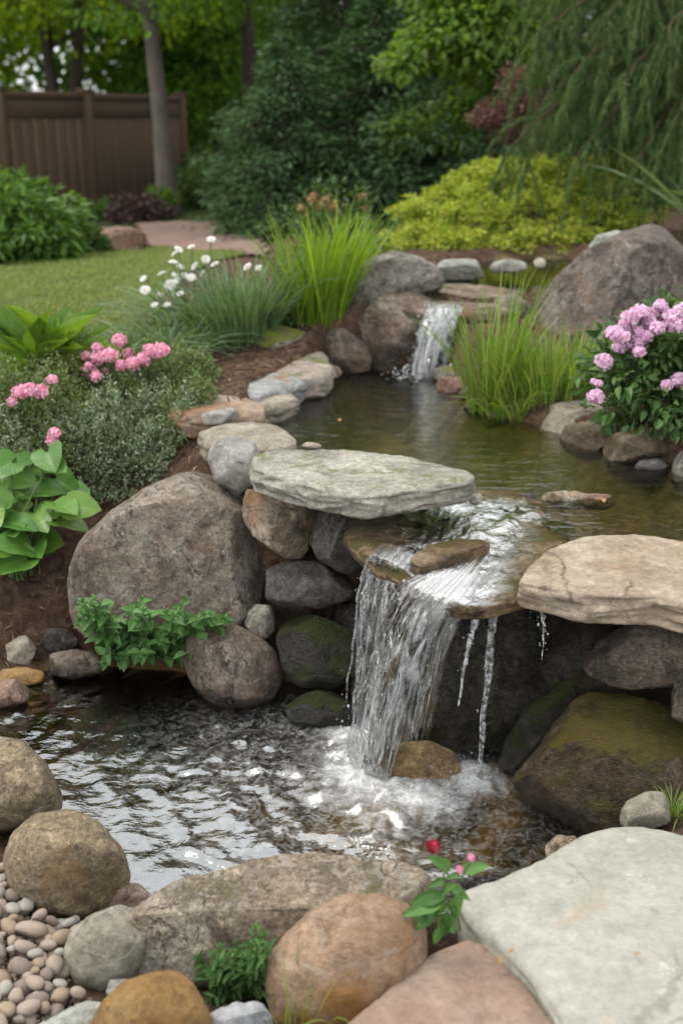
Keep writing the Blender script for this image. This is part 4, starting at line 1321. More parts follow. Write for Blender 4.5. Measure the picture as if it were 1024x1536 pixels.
def blades(mb, base, out, height, width, droop, rs, seg=6, lean=.25, fold=True):
    """arching grass blades: out = horizontal lean direction per blade"""
    n = len(base)
    H = np.broadcast_to(np.asarray(height, float), (n,))
    Wd = np.broadcast_to(np.asarray(width, float), (n,))
    dr = np.broadcast_to(np.asarray(droop, float), (n,))
    ln = np.broadcast_to(np.asarray(lean, float), (n,))
    t = np.linspace(0, 1, seg + 1)
    side = np.cross(out, np.array([0, 0, 1.0]))
    side = unit(side + rs.normal(0, .35, (n, 3)))
    hz = H[:, None] * (ln[:, None] * t + dr[:, None] * t ** 2.4)
    vz = H[:, None] * (t * (1 - .15 * ln[:, None]) - .75 * dr[:, None] * t ** 3)
    C = base[:, None, :] + out[:, None, :] * hz[..., None] + np.array([0, 0, 1.0]) * vz[..., None]
    prof = (np.minimum(1, .55 + t * 1.6) * (1 - t ** 3.0))
    prof[-1] = .04
    o = side[:, None, :] * (Wd[:, None] * prof[None] * .5)[..., None]
    V = np.stack([C - o, C + o], 2).reshape(n, -1, 3)
    i = np.arange(seg) * 2
    f = np.stack([i, i + 1, i + 3, i + 2], -1)
    F = (f[None] + (np.arange(n) * (seg + 1) * 2)[:, None, None]).reshape(-1, 4)
    uv = np.tile(np.stack([np.tile([0., 1.], seg + 1), np.repeat(t, 2)], 1), (n, 1))
    mb.add(V.reshape(-1, 3), F, uv=uv)


def crown(mb, center, radii, ncl, per, clr, size, rs, tpl='quad', width=.5, shell=.55, droop=.3, flat=1.0, zmin=None):
    """leaf clumps through an ellipsoid; returns clump centres"""
    c = rnd_dirs(rs, ncl) * (rs.uniform(0, 1, ncl) ** shell)[:, None]
    cen = np.asarray(center) + c * np.asarray(radii)
    if zmin is not None:
        cen = cen[cen[:, 2] > zmin]
        c = unit(cen - np.asarray(center))
    ncl = len(cen)
    cr = clr * rs.uniform(.6, 1.4, ncl)
    d = rnd_dirs(rs, ncl * per)
    rr = rs.uniform(0, 1, ncl * per) ** .5
    pos = np.repeat(cen, per, 0) + d * (rr * np.repeat(cr, per))[:, None] * np.array([1, 1, flat])
    ax = unit(d * .7 + np.repeat(unit(c + 1e-6), per, 0) * .5 + rs.normal(0, .45, d.shape) + np.array([0, 0, -droop]))
    leaves(mb, pos, ax, size * rs.uniform(.65, 1.3, len(pos)), width, tpl, rs, up=[[0, 0, 1.0]], upb=.5)
    return cen


def path_pts(a, b, n, sag=0.0, wob=0.0, rs=None):
    t = np.linspace(0, 1, n)[:, None]
    P = np.asarray(a) * (1 - t) + np.asarray(b) * t
    P[:, 2] += (sag * 4 * t * (1 - t))[:, 0]
    if wob and rs is not None:
        w = rs.normal(0, wob, (n, 3))
        w[0] = 0
        P = P + w
    return P


LM = {
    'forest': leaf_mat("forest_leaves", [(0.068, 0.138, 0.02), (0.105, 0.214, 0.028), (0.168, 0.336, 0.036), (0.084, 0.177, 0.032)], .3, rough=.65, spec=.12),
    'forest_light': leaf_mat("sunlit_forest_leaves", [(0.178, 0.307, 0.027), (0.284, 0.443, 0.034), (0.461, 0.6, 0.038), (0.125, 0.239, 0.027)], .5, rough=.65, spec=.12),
    'evergreen': leaf_mat("dark_evergreen", [(0.054, 0.111, 0.05), (0.085, 0.162, 0.071), (0.127, 0.218, 0.096), (0.066, 0.131, 0.059)], .15, rough=.65, spec=.12),
    'evergreen_deep': leaf_mat("deep_evergreen", [(0.038, 0.088, 0.036), (0.055, 0.123, 0.046), (0.087, 0.169, 0.059)], .15, rough=.65, spec=.12),
    'bright': leaf_mat("bright_green_leaves", [(0.104, 0.195, 0.023), (0.156, 0.286, 0.033), (0.221, 0.364, 0.046), (0.078, 0.156, 0.026)], .45),
    'mid': leaf_mat("mid_green_leaves", [(0.046, 0.091, 0.023), (0.065, 0.13, 0.029), (0.098, 0.182, 0.039)], .35),
    'golden': leaf_mat("golden_green_leaves", [(0.268, 0.366, 0.045), (0.378, 0.484, 0.065), (0.464, 0.531, 0.09), (0.183, 0.283, 0.03), (0.512, 0.496, 0.11)], .35, rough=.65, spec=.12),
    'purple': leaf_mat("smoky_purple_leaves", [(0.126, 0.063, 0.063), (0.182, 0.098, 0.087), (0.238, 0.14, 0.112)], .3),
    'darkpurple': leaf_mat("dark_purple_leaves", [(.05, .025, .028), (.075, .04, .04), (.1, .06, .05)], .2),
    'needle': leaf_mat("weeping_needles", [(0.036, 0.081, 0.026), (0.072, 0.131, 0.042), (0.137, 0.219, 0.066), (0.052, 0.106, 0.036), (0.182, 0.237, 0.084), (0.091, 0.156, 0.06)], .25, rough=.65, spec=.12),
    'hosta': leaf_mat("round_leaves", [(.055, .15, .022), (.08, .19, .03), (.11, .23, .042), (.14, .25, .045)], .22, rough=.38, veins=.35),
    'lance': leaf_mat("broad_lance_leaves", [(.10, .20, .022), (.15, .27, .03), (.19, .32, .045)], .35, rough=.42, veins=.6),
    'mint': leaf_mat("herb_leaves", [(0.069, 0.163, 0.044), (0.094, 0.213, 0.056), (0.125, 0.256, 0.075)], .3, rough=.45, veins=.7),
    'herb': leaf_mat("narrow_herb_leaves", [(.07, .15, .045), (.09, .19, .06), (.13, .24, .08)], .3, veins=.4),
    'silver': leaf_mat("silvery_leaves", [(.30, .37, .26), (.10, .17, .06), (.40, .46, .36), (.13, .20, .08), (.08, .14, .045), (.24, .30, .19)], .2),
    'thyme': leaf_mat("grey_green_leaves", [(.13, .21, .07), (.18, .26, .10), (.26, .31, .19), (.09, .16, .04), (.20, .25, .06), (.07, .12, .03)], .25),
    'bluegrass': leaf_mat("blue_green_blades", [(0.098, 0.18, 0.079), (0.138, 0.228, 0.105), (0.19, 0.282, 0.142)], .3),
    'grass': leaf_mat("green_blades", [(.12, .23, .03), (.17, .29, .045), (.22, .34, .06), (.28, .34, .10)], .4),
    'iris': leaf_mat("yellow_green_blades", [(.14, .26, .02), (.19, .32, .03), (.25, .37, .045), (.11, .21, .02)], .45),
    'turf': leaf_mat("turf_blades", [(0.108, 0.177, 0.031), (0.153, 0.231, 0.042), (0.23, 0.291, 0.07), (0.306, 0.307, 0.119)], .35),
    'shrub': leaf_mat("glossy_shrub_leaves", [(.06, .13, .02), (.09, .19, .028), (.13, .25, .04)], .35, rough=.4),
    'hydrangea': leaf_mat("dark_flower_shrub_leaves", [(0.043, 0.094, 0.025), (0.068, 0.14, 0.036), (0.101, 0.196, 0.051)], .25, rough=.42),
    'pinkpetal': leaf_mat("pink_petals", [(.82, .36, .52), (.88, .46, .60), (.90, .58, .70)], .3, rough=.6, tint=(1.05, 1.0, 1.0)),
    'mauvepetal': leaf_mat("mauve_petals", [(.78, .52, .72), (.84, .62, .80), (.88, .74, .86), (.84, .56, .74)], .4, rough=.7, spec=.1, tint=(1.05, 1.0, 1.0)),
    'whitepetal': leaf_mat("white_petals", [(.78, .77, .74), (.84, .83, .80)], .25, rough=.6, tint=(1.05, 1.0, 1.0)),
    'coralpetal': leaf_mat("coral_petals", [(.52, .24, .12), (.60, .33, .17), (.50, .30, .16), (.42, .34, .16)], .3, tint=(1.05, 1.0, 1.0)),
    'redpetal': leaf_mat("deep_red_petals", [(.36, .03, .06), (.46, .05, .09)], .25, tint=(1.05, 1.0, 1.0)),
    'stem': flat_mat("green_stem", (.06, .11, .03), (.10, .16, .05), trans=.1),
    'brownstem': flat_mat("brown_stem", (.06, .035, .02), (.11, .07, .045)),
    'bark_pale': bark_mat("pale_bark", (.105, .09, .072), (.22, .195, .165)),
    'bark_dark': bark_mat("dark_bark", (.028, .021, .016), (.075, .058, .045)),
}


# ------------------------------------------------------------------ plants
def part(mb, name, mat, root, label=None):
    o = mb.build(name, mat, root, origin=tuple(root.location))
    if label:
        o['label'] = label
    return o


def blob_pts(rs, n, c, r, shell=.5, zlow=-.2):
    d = rnd_dirs(rs, n * 2)
    d = d[d[:, 2] > zlow][:n]
    return np.asarray(c) + d * (rs.uniform(0, 1, len(d)) ** shell)[:, None] * np.asarray(r), d


def grass_clump(name, label, base, n, rad, h, w, mat, seed, lean=.25, droop=.35, cat="grass plant", group=None, root=None, out_bias=None):
    rs = np.random.default_rng(seed)
    t = root or thing(name, label, cat, base, group)
    a = rs.uniform(0, 2 * math.pi, n)
    r = rad * np.sqrt(rs.uniform(0, 1, n))
    B = np.stack([base[0] + r * np.cos(a), base[1] + r * np.sin(a) * .8, np.full(n, base[2])], 1)
    B[:, 2] = np.maximum(ground_z(B[:, :2]), base[2] - .06) - .01
    a2 = a + rs.normal(0, .6, n)
    out = np.stack([np.cos(a2), np.sin(a2), np.zeros(n)], 1)
    if out_bias is not None:
        out = unit(out + np.asarray(out_bias))
    mb = MB()
    blades(mb, B, out, h * rs.uniform(.55, 1.12, n), w * rs.uniform(.6, 1.25, n), droop * rs.uniform(.3, 1.6, n), rs, lean=lean * rs.uniform(.2, 1.6, n) * (.35 + r / rad))
    part(mb, "blades", mat, t)
    return t


def shrub(name, label, base, radii, ncl, per, clr, size, mat, seed, tpl='quad', width=.5, cat="shrub", group=None, droop=.2, shell=.4, stems=7, stem_mat=None, flat=.8, lift=.55):
    rs = np.random.default_rng(seed)
    t = thing(name, label, cat, base, group)
    mb = MB()
    c = np.asarray(base) + np.array([0, 0, radii[2] * lift])
    cen = crown(mb, c, radii, ncl, per, clr, size, rs, tpl, width, shell, droop, flat, zmin=base[2])
    part(mb, "foliage", mat, t)
    if stems and len(cen):
        ms = MB()
        for k in rs.choice(len(cen), min(stems, len(cen)), replace=False):
            ms.add(*tube(path_pts(np.asarray(base) + np.r_[rs.normal(0, radii[0] * .06, 2), -.03], cen[k], 7, .02, .01, rs), np.linspace(.012, .004, 7) * (1 + radii[2]), 5))
        part(ms, "stem", stem_mat or LM['brownstem'], t)
    return t, cen


def pompon(mb, c, r, rs, n=70, tpl='petal', size=.42, up=.2, squash=.8):
    d = rnd_dirs(rs, n)
    d = unit(d + np.array([0, 0, up]))
    pos = np.asarray(c) + d * np.array([r, r, r * squash]) * rs.uniform(.72, .95, n)[:, None]
    ax = unit(np.cross(d, rnd_dirs(rs, n)) + d * .45)
    leaves(mb, pos, ax, r * size * rs.uniform(.8, 1.25, n), .95, tpl, rs, up=d, upb=.9)


def ball(c, r, sub=2, squash=1.0):
    S, F = ICO[sub]
    return np.asarray(c) + S * np.array([r, r, r * squash]), F


# ---- lawn grass
rs = np.random.default_rng(21)
lo, hi = LAWN.min(0), LAWN.max(0)
n = 150000
P = np.stack([rs.uniform(max(lo[0], -5.5), hi[0], n), lo[1] + (hi[1] - lo[1]) * rs.uniform(0, 1, n) ** 1.5], 1)
P = P[(poly_sd(P, LAWN) < .02) & (np.abs(P[:, 0]) < .36 * P[:, 1] + .4)][:60000]
B = np.c_[P, ground_z(P, raw=True) + .012]
a = rs.uniform(0, 6.28, len(B))
mb = MB()
blades(mb, B, np.stack([np.cos(a), np.sin(a), 0 * a], 1), rs.uniform(.02, .05, len(B)), rs.uniform(.003, .006, len(B)), .3, rs, seg=2, lean=rs.uniform(.1, .9, len(B)))
tag(mb.build("turf_grass", LM['turf']), "short mown lawn grass", "grass", kind='stuff')

# ---- mulch litter: bark shreds and needles lying on the soil
n = 46000
P = np.stack([rs.uniform(-2.6, 2.4, n), rs.uniform(2.6, 8.0, n)], 1)
keep = (poly_sd(P, UPP) > .08) & (poly_sd(P, LOW) > .06) & (poly_sd(P, TOPP) > .05) & (poly_sd(P, LAWN) > .03) & (np.abs(P[:, 0]) < .34 * P[:, 1] + .3)
P = P[keep]
near = rs.uniform(0, 1, len(P)) < np.clip(1.7 - P[:, 1] * .16, .25, 1)
P = P[near]
B = np.c_[P, ground_z(P) + rs.uniform(.003, .016, len(P))]
ax = rnd_dirs(rs, len(B)) * np.array([1, 1, .28])
mb = MB()
leaves(mb, B, ax, rs.uniform(.018, .06, len(B)), rs.uniform(.06, .22, len(B)), 'quad', rs, up=[[0, 0, 1.0]], upb=.7)
tag(mb.build("bark_mulch", leaf_mat("bark_shreds", [(.06, .035, .022), (.11, .07, .045), (.17, .12, .085), (.25, .185, .14), (.08, .045, .03)], 0.0, rough=.9, spec=.15)),
    "loose brown bark mulch and dry needles on the soil", "mulch", kind='stuff')

# ---- herb (mint like) in front of the biggest boulder
def sprig_plant(name, label, spots, mat, seed, leaf, width, tpl, nodes, cat, spread, hgt, base):
    rs = np.random.default_rng(seed)
    t = thing(name, label, cat, base)
    mb, ms = MB(), MB()
    for (a, b) in spots:
        a, b = np.asarray(a), np.asarray(b)
        pts = path_pts(a, b, 8, hgt * .12, .004, rs)
        ms.add(*tube(pts, np.linspace(.0028, .0014, 8), 5))
        k = nodes
        for q in range(k):
            f = .22 + .78 * q / (k - 1)
            i = f * 7
            i0 = min(int(i), 6)
            c = pts[i0] + (pts[i0 + 1] - pts[i0]) * (i - i0)
            tdir = unit(pts[i0 + 1] - pts[i0])
            s0 = unit(np.cross(tdir, [0, 0, 1.0]) + 1e-4)
            s1 = np.cross(tdir, s0)
            ang = q * math.pi / 2 + rs.normal(0, .3)
            m = 2 if q < k - 1 else 5
            for j in range(m):
                aj = ang + j * 2 * math.pi / m
                d = unit(s0 * math.cos(aj) + s1 * math.sin(aj) + tdir * (.35 if q < k - 1 else .7) + np.array([0, 0, .05]))
                L = leaf * rs.uniform(.75, 1.2) * (1.0 - .45 * (q == k - 1)) * (.7 + .5 * math.sin(f * 3))
                leaves(mb, c[None], d[None], [L], width, tpl, rs, up=[[0, -.35, 1.0]], upb=.85)
    part(mb, "leaves", mat, t)
    part(ms, "stem", LM['stem'], t)
    return t


rs = np.random.default_rng(8)
hb = PZ(235, 1000, .06)
spots = []
for k in range(64):
    x = rs.uniform(105, 345)
    top = 895 + 30 * abs((x - 235) / 110) ** 2 + rs.uniform(0, 95) * (1 if 130 < x < 310 else .35)
    if x < 150:
        top = rs.uniform(892, 945)
    if x > 300:
        top = rs.uniform(920, 940)
    tip = PY(x, top, 3.52 + rs.uniform(-.1, .12))
    root_ = PY(np.clip(235 + (x - 235) * .45 + rs.normal(0, 12), 170, 300), 990, 3.62)
    root_[2] = max(.03, root_[2])
    spots.append((root_, tip))
sprig_plant("herb_plant", "leafy green mint like herb growing at the foot of the biggest boulder", spots, LM['mint'], 81, .044, .66, 'ovate', 6, "herb", .2, .2, hb)

# ---- hosta at the left edge
rs = np.random.default_rng(9)
hbz = at(30, 865)
t = thing("round_leaf_plant", "bright green plant of big round leaves at the left edge above the pool", "leafy plant", hbz)
mb, ms = MB(), MB()
for (px, py, L, dx) in [(60, 700, .15, .2), (10, 690, .15, -.2), (100, 728, .14, .7), (135, 760, .15, 1.0), (45, 735, .16, 0), (85, 765, .16, .4), (112, 785, .14, .9), (5, 760, .17, -.5), (35, 785, .17, 0),
                        (72, 812, .16, .4), (15, 815, .17, -.3), (-30, 760, .18, -1), (-25, 820, .17, -1), (88, 700, .13, .6), (40, 838, .14, .2), (-10, 705, .16, -.6), (122, 735, .13, 1), (22, 760, .15, -.1), (60, 780, .15, .2),
                        (30, 715, .14, .1), (70, 735, .14, .3), (-5, 735, .15, -.3), (10, 845, .15, -.1), (55, 825, .14, .1), (100, 760, .13, .6), (75, 690, .12, .3), (40, 690, .12, 0), (-15, 790, .16, -.5), (20, 795, .16, .1)]:
    tip = PY(px, py, hbz[1] + rs.uniform(-.10, .10) + (790 - py) * .0022)
    dirn = unit(np.array([dx + rs.normal(0, .45), -.55 + rs.normal(0, .35), .10 + rs.normal(0, .15)]))
    c = tip - dirn * L * .5
    leaves(mb, c[None], dirn[None], [L * rs.uniform(.72, 1.0)], rs.uniform(.95, 1.15), 'hosta', rs, up=[[rs.normal(0, .2), -.55 + rs.normal(0, .25), .9]], upb=.95)
    ms.add(*tube(path_pts(hbz + np.r_[rs.normal(0, .03, 2), 0], c, 7, .02), np.linspace(.005, .003, 7), 6))
part(mb, "leaves", LM['hosta'], t)
part(ms, "stem", LM['stem'], t)

# ---- silvery and grey green ground covers
def mound(label, px, py, rx, ry, rz, mat, seed, n=4200, leaf=.016, width=.42, name="ground_cover_plant"):
    b = at(px, py)
    rs = np.random.default_rng(seed)
    t = thing(name, label, "ground cover", b)
    # sprigs over a low dome, each with small leaves
    ns = n // 14
    a = rs.uniform(0, 6.28, ns)
    r = np.sqrt(rs.uniform(0, 1, ns))
    X = np.stack([b[0] + rx * r * np.cos(a), b[1] + ry * r * np.sin(a)], 1)
    hgt = rz * np.sqrt(np.maximum(0, 1 - r ** 2.4)) * (.75 + .75 * nz(np.c_[X, 0 * r], 9, seed)) * rs.choice([1, 1, 1, 1.35, .8], ns) + .02
    g = ground_z(X)
    tipp = np.c_[X, g + hgt * rs.uniform(.75, 1.12, ns)]
    od = unit(np.stack([np.cos(a) * r, np.sin(a) * r, np.full(ns, .9)], 1) + rs.normal(0, .35, (ns, 3)))
    k = 14
    f = np.tile(np.linspace(0, 1, k), ns)
    pos = np.repeat(tipp, k, 0) - np.repeat(od, k, 0) * ((1 - f) * .07)[:, None] + rs.normal(0, .006, (ns * k, 3))
    ax = unit(np.repeat(od, k, 0) * .6 + rnd_dirs(rs, ns * k))
    mb = MB()
    leaves(mb, pos, ax, leaf * rs.uniform(.7, 1.35, ns * k), width, 'leaf', rs, up=[[0, 0, 1.0]], upb=.4)
    part(mb, "foliage", mat, t)
    ms = MB()
    for j in rs.choice(ns, 60, replace=False):
        ms.add(*tube(path_pts(np.r_[X[j] * .6 + b[:2] * .4, gz(*(X[j] * .6 + b[:2] * .4))], tipp[j], 5), np.linspace(.002, .001, 5), 4))
    part(ms, "stem", LM['brownstem'], t)
    return t, b


mound("silvery mound of small leaves just behind the round leaved plant", 155, 705, .30, .20, .17, LM['silver'], 91, 7500)
mound("silvery green mound of small leaves left of the mulch gap by the pale stones", 232, 668, .24, .19, .15, LM['silver'], 92, 6000)
mound("grey green bushy mound left of the pond edge stones", 268, 640, .18, .16, .13, LM['thyme'], 93, 4200)
mound("grey green ground cover under the single pink flower at the left edge", 60, 655, .34, .24, .18, LM['thyme'], 94, 8000)
mound("grey green ground cover in front of the pink flower heads", 190, 592, .34, .2, .17, LM['thyme'], 95, 7000)
mound("small pale green mound behind the orange tinted edge stone", 270, 575, .2, .2, .15, LM['thyme'], 96, 4200)
mound("silvery ground cover cut by the left edge of the picture", 10, 705, .22, .2, .14, LM['silver'], 97, 4600)
mound("green ground cover between the two groups of pink flower heads", 110, 628, .34, .28, .17, LM['thyme'], 98, 7000)


# ---- pink flower heads
def flower_heads(root, heads, mat, rs, base_of, r_of, stem_r=.0028, n=75, squash=.8, center=None):
    ms = MB()
    for (px, py, rad) in heads:
        c = base_of(px, py)
        r = r_of(rad)
        mb = MB()
        mb.add(*ball(c, r * .74, 2, squash))
        pompon(mb, c, r, rs, int(n * 1.7), squash=squash)
        f = part(mb, "flower", mat, root)
        g = np.array(root.location) + np.r_[rs.normal(0, .06, 2), 0]
        g = g * .5 + np.array([c[0], c[1], root.location[2]]) * .5
        ms.add(*tube(path_pts(g, c - np.array([0, 0, r * .5]), 6, .01, .003, rs), stem_r, 5))
    part(ms, "stem", LM['stem'], root)


rs = np.random.default_rng(31)
b = at(195, 585)
t = thing("pink_flower_plant", "group of pink pompon flower heads beside the broad lance leaved plant", "flower plant", b)
flower_heads(t, [(180, 511, 13), (192, 530, 11), (146, 522, 10), (148, 536, 14), (165, 533, 13), (129, 534, 9), (134, 558, 15), (144, 565, 10), (183, 549, 12), (200, 546, 13), (214, 540, 14), (226, 526, 13), (243, 525, 13), (235, 530, 10), (157, 556, 6), (133, 548, 7)],
             LM['pinkpetal'], rs, lambda x, y: PY(x, y, b[1] + rs.uniform(-.28, -.05)), lambda r: r / FPX * fdepth(b) * .8)
b2 = at(45, 630)
t = thing("pink_flower_plant", "small group of pink flower heads at the left edge of the bed", "flower plant", b2)
flower_heads(t, [(30, 588, 13), (45, 585, 13), (60, 588, 13), (66, 582, 9), (79, 569, 9), (18, 603, 9)], LM['pinkpetal'], rs, lambda x, y: PY(x, y, b2[1] + rs.uniform(-.22, -.02)), lambda r: r / FPX * fdepth(b2) * .82)
b3 = at(80, 690)
t = thing("pink_flower_plant", "single pink flower standing alone above the silvery ground cover", "flower plant", b3)
flower_heads(t, [(82, 650, 11), (79, 661, 10)], LM['pinkpetal'], rs, lambda x, y: PY(x, y, b3[1] - .16), lambda r: r / FPX * fdepth(b3) * .8)

# ---- broad lance leaved plant
b = at(75, 575)
rs = np.random.default_rng(32)
t = thing("lance_leaf_plant", "bright green plant of broad upright lance shaped leaves on the lawn edge", "leafy plant", b)
mb = MB()
for k in range(40):
    a = rs.uniform(0, 6.28)
    up = rs.uniform(.4, 2.2)
    d = unit(np.array([math.cos(a), math.sin(a) * .8, up]))
    leaves(mb, (b + np.array([math.cos(a), math.sin(a), 0]) * .04 + np.array([0, 0, rs.uniform(0, .08)]))[None], d[None], [rs.uniform(.26, .42)], rs.uniform(.26, .36), 'lance', rs, up=[[-math.cos(a) * .3, -.3, 1.0]], upb=.9)
part(mb, "leaves", LM['lance'], t)

# ---- grass clumps of the left bed
grass_clump("ornamental_grass", "low arching blue green grass clump left of the taller one", at(250, 535), 340, .18, .30, .009, LM['bluegrass'], 41, lean=.55, droop=.6)
grass_clump("ornamental_grass", "dense upright blue green grass clump beside the pond edge stones", at(368, 512), 420, .17, .50, .011, LM['bluegrass'], 42, lean=.28, droop=.28)
t = grass_clump("daisy_plant", "tall white daisies rising out of a blue green grassy clump", at(300, 505), 340, .20, .40, .009, LM['bluegrass'], 43, lean=.5, droop=.5, cat="flower plant")
b = np.array(t.location)
rs = np.random.default_rng(44)
ms = MB()
for (px, py, r) in [(317, 359, 6), (287, 370, 5), (268, 374, 6), (262, 380, 5), (260, 393, 6), (243, 410, 6), (215, 418, 5), (218, 435, 7), (232, 457, 5), (251, 457, 5), (256, 427, 8), (266, 421, 5), (277, 413, 5), (287, 416, 6), (292, 399, 6), (304, 410, 5), (309, 389, 6), (322, 396, 6),
                      (371, 400, 6), (388, 402, 5), (271, 440, 5), (240, 443, 5), (263, 413, 5), (271, 400, 5)]:
    c = PY(px, py, b[1] + rs.uniform(-.15, .25))
    rr = r / FPX * fdepth(c) * 1.08
    mb = MB()
    tl = unit(np.array([rs.normal(0, .3), -.5 + rs.normal(0, .2), .8]))
    s0 = unit(np.cross(tl, [1, .1, 0]))
    s1 = np.cross(tl, s0)
    a = np.arange(14) / 14 * 6.283
    dd = np.cos(a)[:, None] * s0 + np.sin(a)[:, None] * s1
    leaves(mb, c + dd * rr * .2, unit(dd + tl * .12), rr * .95, .42, 'petal', rs, up=tl[None], upb=.97)
    leaves(mb, c + dd * rr * .1 + tl * .002, unit(dd + tl * .5), rr * .6, .5, 'petal', rs, up=tl[None], upb=.97)
    f = part(mb, "flower", LM['whitepetal'], t)
    mc = MB()
    mc.add(*ball(c + tl * rr * .12, rr * .22, 2, .7))
    o = mc.build("flower_centre", LM['golden'], f, origin=tuple(b))
    ms.add(*tube(path_pts(b + np.array([(c[0] - b[0]) * .55, rs.normal(0, .05), .05]), c - tl * .004, 7, .03, .004, rs), .0025, 4))
part(ms, "stem", LM['stem'], t)
grass_clump("iris_plant", "bright yellow green sword leaved clump left of the grey boulder", at(478, 478), 250, .15, .60, .016, LM['iris'], 45, lean=.24, droop=.16, cat="leafy plant")
grass_clump("iris_plant", "second yellow green sword leaved clump close behind the bright one", at(525, 440), 110, .12, .50, .017, LM['iris'], 46, lean=.28, droop=.2, cat="leafy plant")
mound("low green weeds at the foot of the sword leaved clump", 428, 490, .14, .12, .08, LM['mid'], 99, 1600, .022, .5, "weed_plant")

# ---- grasses on the right bank of the pond
grass_clump("pond_grass", "tall thin green grass clump at the water beside the upper cascade", at(738, 612), 170, .10, .62, .008, LM['grass'], 47, lean=.16, droop=.16)
grass_clump("pond_grass", "low dense green grass spreading below the wedge shaped boulder", at(822, 590), 560, .27, .31, .008, LM['grass'], 48, lean=.2, droop=.2)
grass_clump("pond_grass", "short green grass at the water edge between the tall clump and the bank stones", at(770, 612), 180, .13, .22, .007, LM['grass'], 49, lean=.35, droop=.4)
grass_clump("grass_tuft", "small grass tuft at the right edge beside the speckled grey stone", PZ(1012, 1212, .16), 60, .035, .11, .004, LM['grass'], 50, lean=.5, droop=.5)
grass_clump("grass_tuft", "thin green sprouts at the bottom edge between the orange boulder and the flagstone", PZ(520, 1545, .12), 26, .07, .20, .007, LM['grass'], 51, lean=.45, droop=.4)
grass_clump("grass_tuft", "two tall thin grass stalks in front of the orange boulder", PZ(440, 1560, .12), 9, .025, .30, .005, LM['grass'], 52, lean=.18, droop=.1)

# ---- hydrangea like bush on the right
b = at(1010, 622)
rs = np.random.default_rng(55)
t, cen = shrub("hydrangea_bush", "bush with dark leaves and mauve pink pompon flowers at the right edge", b, (.36, .30, .28), 170, 24, .075, .046, LM['hydrangea'], 56, 'ovate', .55, "flowering shrub", stems=12)
heads = [(905, 542, 13), (897, 575, 6), (890, 572, 5), (893, 595, 12), (930, 520, 12), (922, 500, 14), (940, 490, 15), (958, 518, 13), (955, 500, 12), (958, 528, 9), (935, 505, 10), (945, 476, 13), (960, 468, 13), (975, 482, 15), (990, 470, 15), (1005, 478, 15),
         (1015, 488, 15), (1022, 468, 14), (985, 492, 11), (990, 458, 10), (1000, 578, 9), (1018, 570, 12), (1040, 500, 15), (1050, 480, 15), (1045, 560, 12), (970, 505, 10), (905, 548, 10)]
flower_heads(t, heads, LM['mauvepetal'], rs, lambda x, y: PY(x, y, b[1] - .24 + (y - 560) * -.0016 + rs.uniform(-.05, .05)), lambda r: r / FPX * fdepth(b) * .92, n=85)

# ---- small foreground plants
rs = np.random.default_rng(61)
hb = PZ(365, 1500, .1)
spots = []
for k in range(30):
    x = 295 + 125 * rs.uniform(0, 1)
    tip = PY(x, 1392 + abs(x - 385) * .55 + rs.uniform(0, 75), 1.98 + rs.uniform(-.05, .05))
    spots.append((PY(np.clip(365 + (x - 365) * .5, 300, 410), 1500, 2.0), tip))
sprig_plant("herb_plant", "fresh green narrow leaved herb between the long tan boulder and the orange one", spots, LM['herb'], 62, .034, .3, 'lance', 7, "herb", .1, .1, hb)
rs = np.random.default_rng(63)
hb = PZ(655, 1420, .17)
t = thing("flower_seedling", "small seedling with a dark red bud beside the pale slab", "flower plant", hb)
mb, ms = MB(), MB()
top = PY(653, 1278, 1.95)
stem = path_pts(PY(690, 1395, 1.98), PY(668, 1300, 1.95), 8, 0, .002, rs)
ms.add(*tube(stem, np.linspace(.003, .0018, 8), 6))
for (px, py, qx, qy, L, w) in [(672, 1308, 648, 1285, .034, .42), (690, 1308, 735, 1296, .042, .48), (690, 1312, 665, 1318, .03, .4), (668, 1345, 612, 1352, .045, .42), (668, 1350, 600, 1372, .045, .42),
                               (672, 1350, 690, 1385, .05, .3), (655, 1355, 640, 1390, .04, .45), (664, 1340, 680, 1325, .035, .4), (645, 1370, 625, 1388, .03, .45), (680, 1370, 692, 1340, .04, .4), (660, 1390, 650, 1420, .04, .4), (655, 1350, 665, 1378, .04, .45), (662, 1358, 610, 1395, .04, .5), (672, 1365, 660, 1412, .04, .4), (676, 1330, 705, 1350, .035, .45), (660, 1375, 690, 1402, .035, .4), (668, 1320, 640, 1330, .03, .45)]:
    a, q = PY(px, py, 1.95), PY(qx, qy, 1.95 + rs.uniform(-.03, .02))
    leaves(mb, a[None], (q - a)[None], [np.linalg.norm(q - a)], w * 1.0, 'ovate', rs, up=[[0, -.6, .8]], upb=.9)
part(mb, "leaves", LM['mint'], t)
ms.add(*tube(path_pts(PY(668, 1350, 1.95), PY(665, 1310, 1.95), 5), .002, 5))
ms.add(*tube(path_pts(PY(690, 1320, 1.95), PY(705, 1293, 1.95), 5), .0015, 5))
part(ms, "stem", LM['stem'], t)
for (px, py, r, s) in [(651, 1272, .0135, 1.0), (707, 1288, .008, .8), (690, 1306, .008, .9)]:
    mb = MB()
    c = PY(px, py, 1.95)
    mb.add(*ball(c, r * .8, 2, 1.2))
    d = rnd_dirs(rs, 26)
    leaves(mb, c + d * r * .55 - np.array([0, 0, r * .4]), unit(d * .5 + np.array([-.25, 0, 1.0])), r * 1.3, .7, 'petal', rs, up=d, upb=.9)
    part(mb, "flower_bud", LM['redpetal'] if s > .95 else LM['pinkpetal'], t)

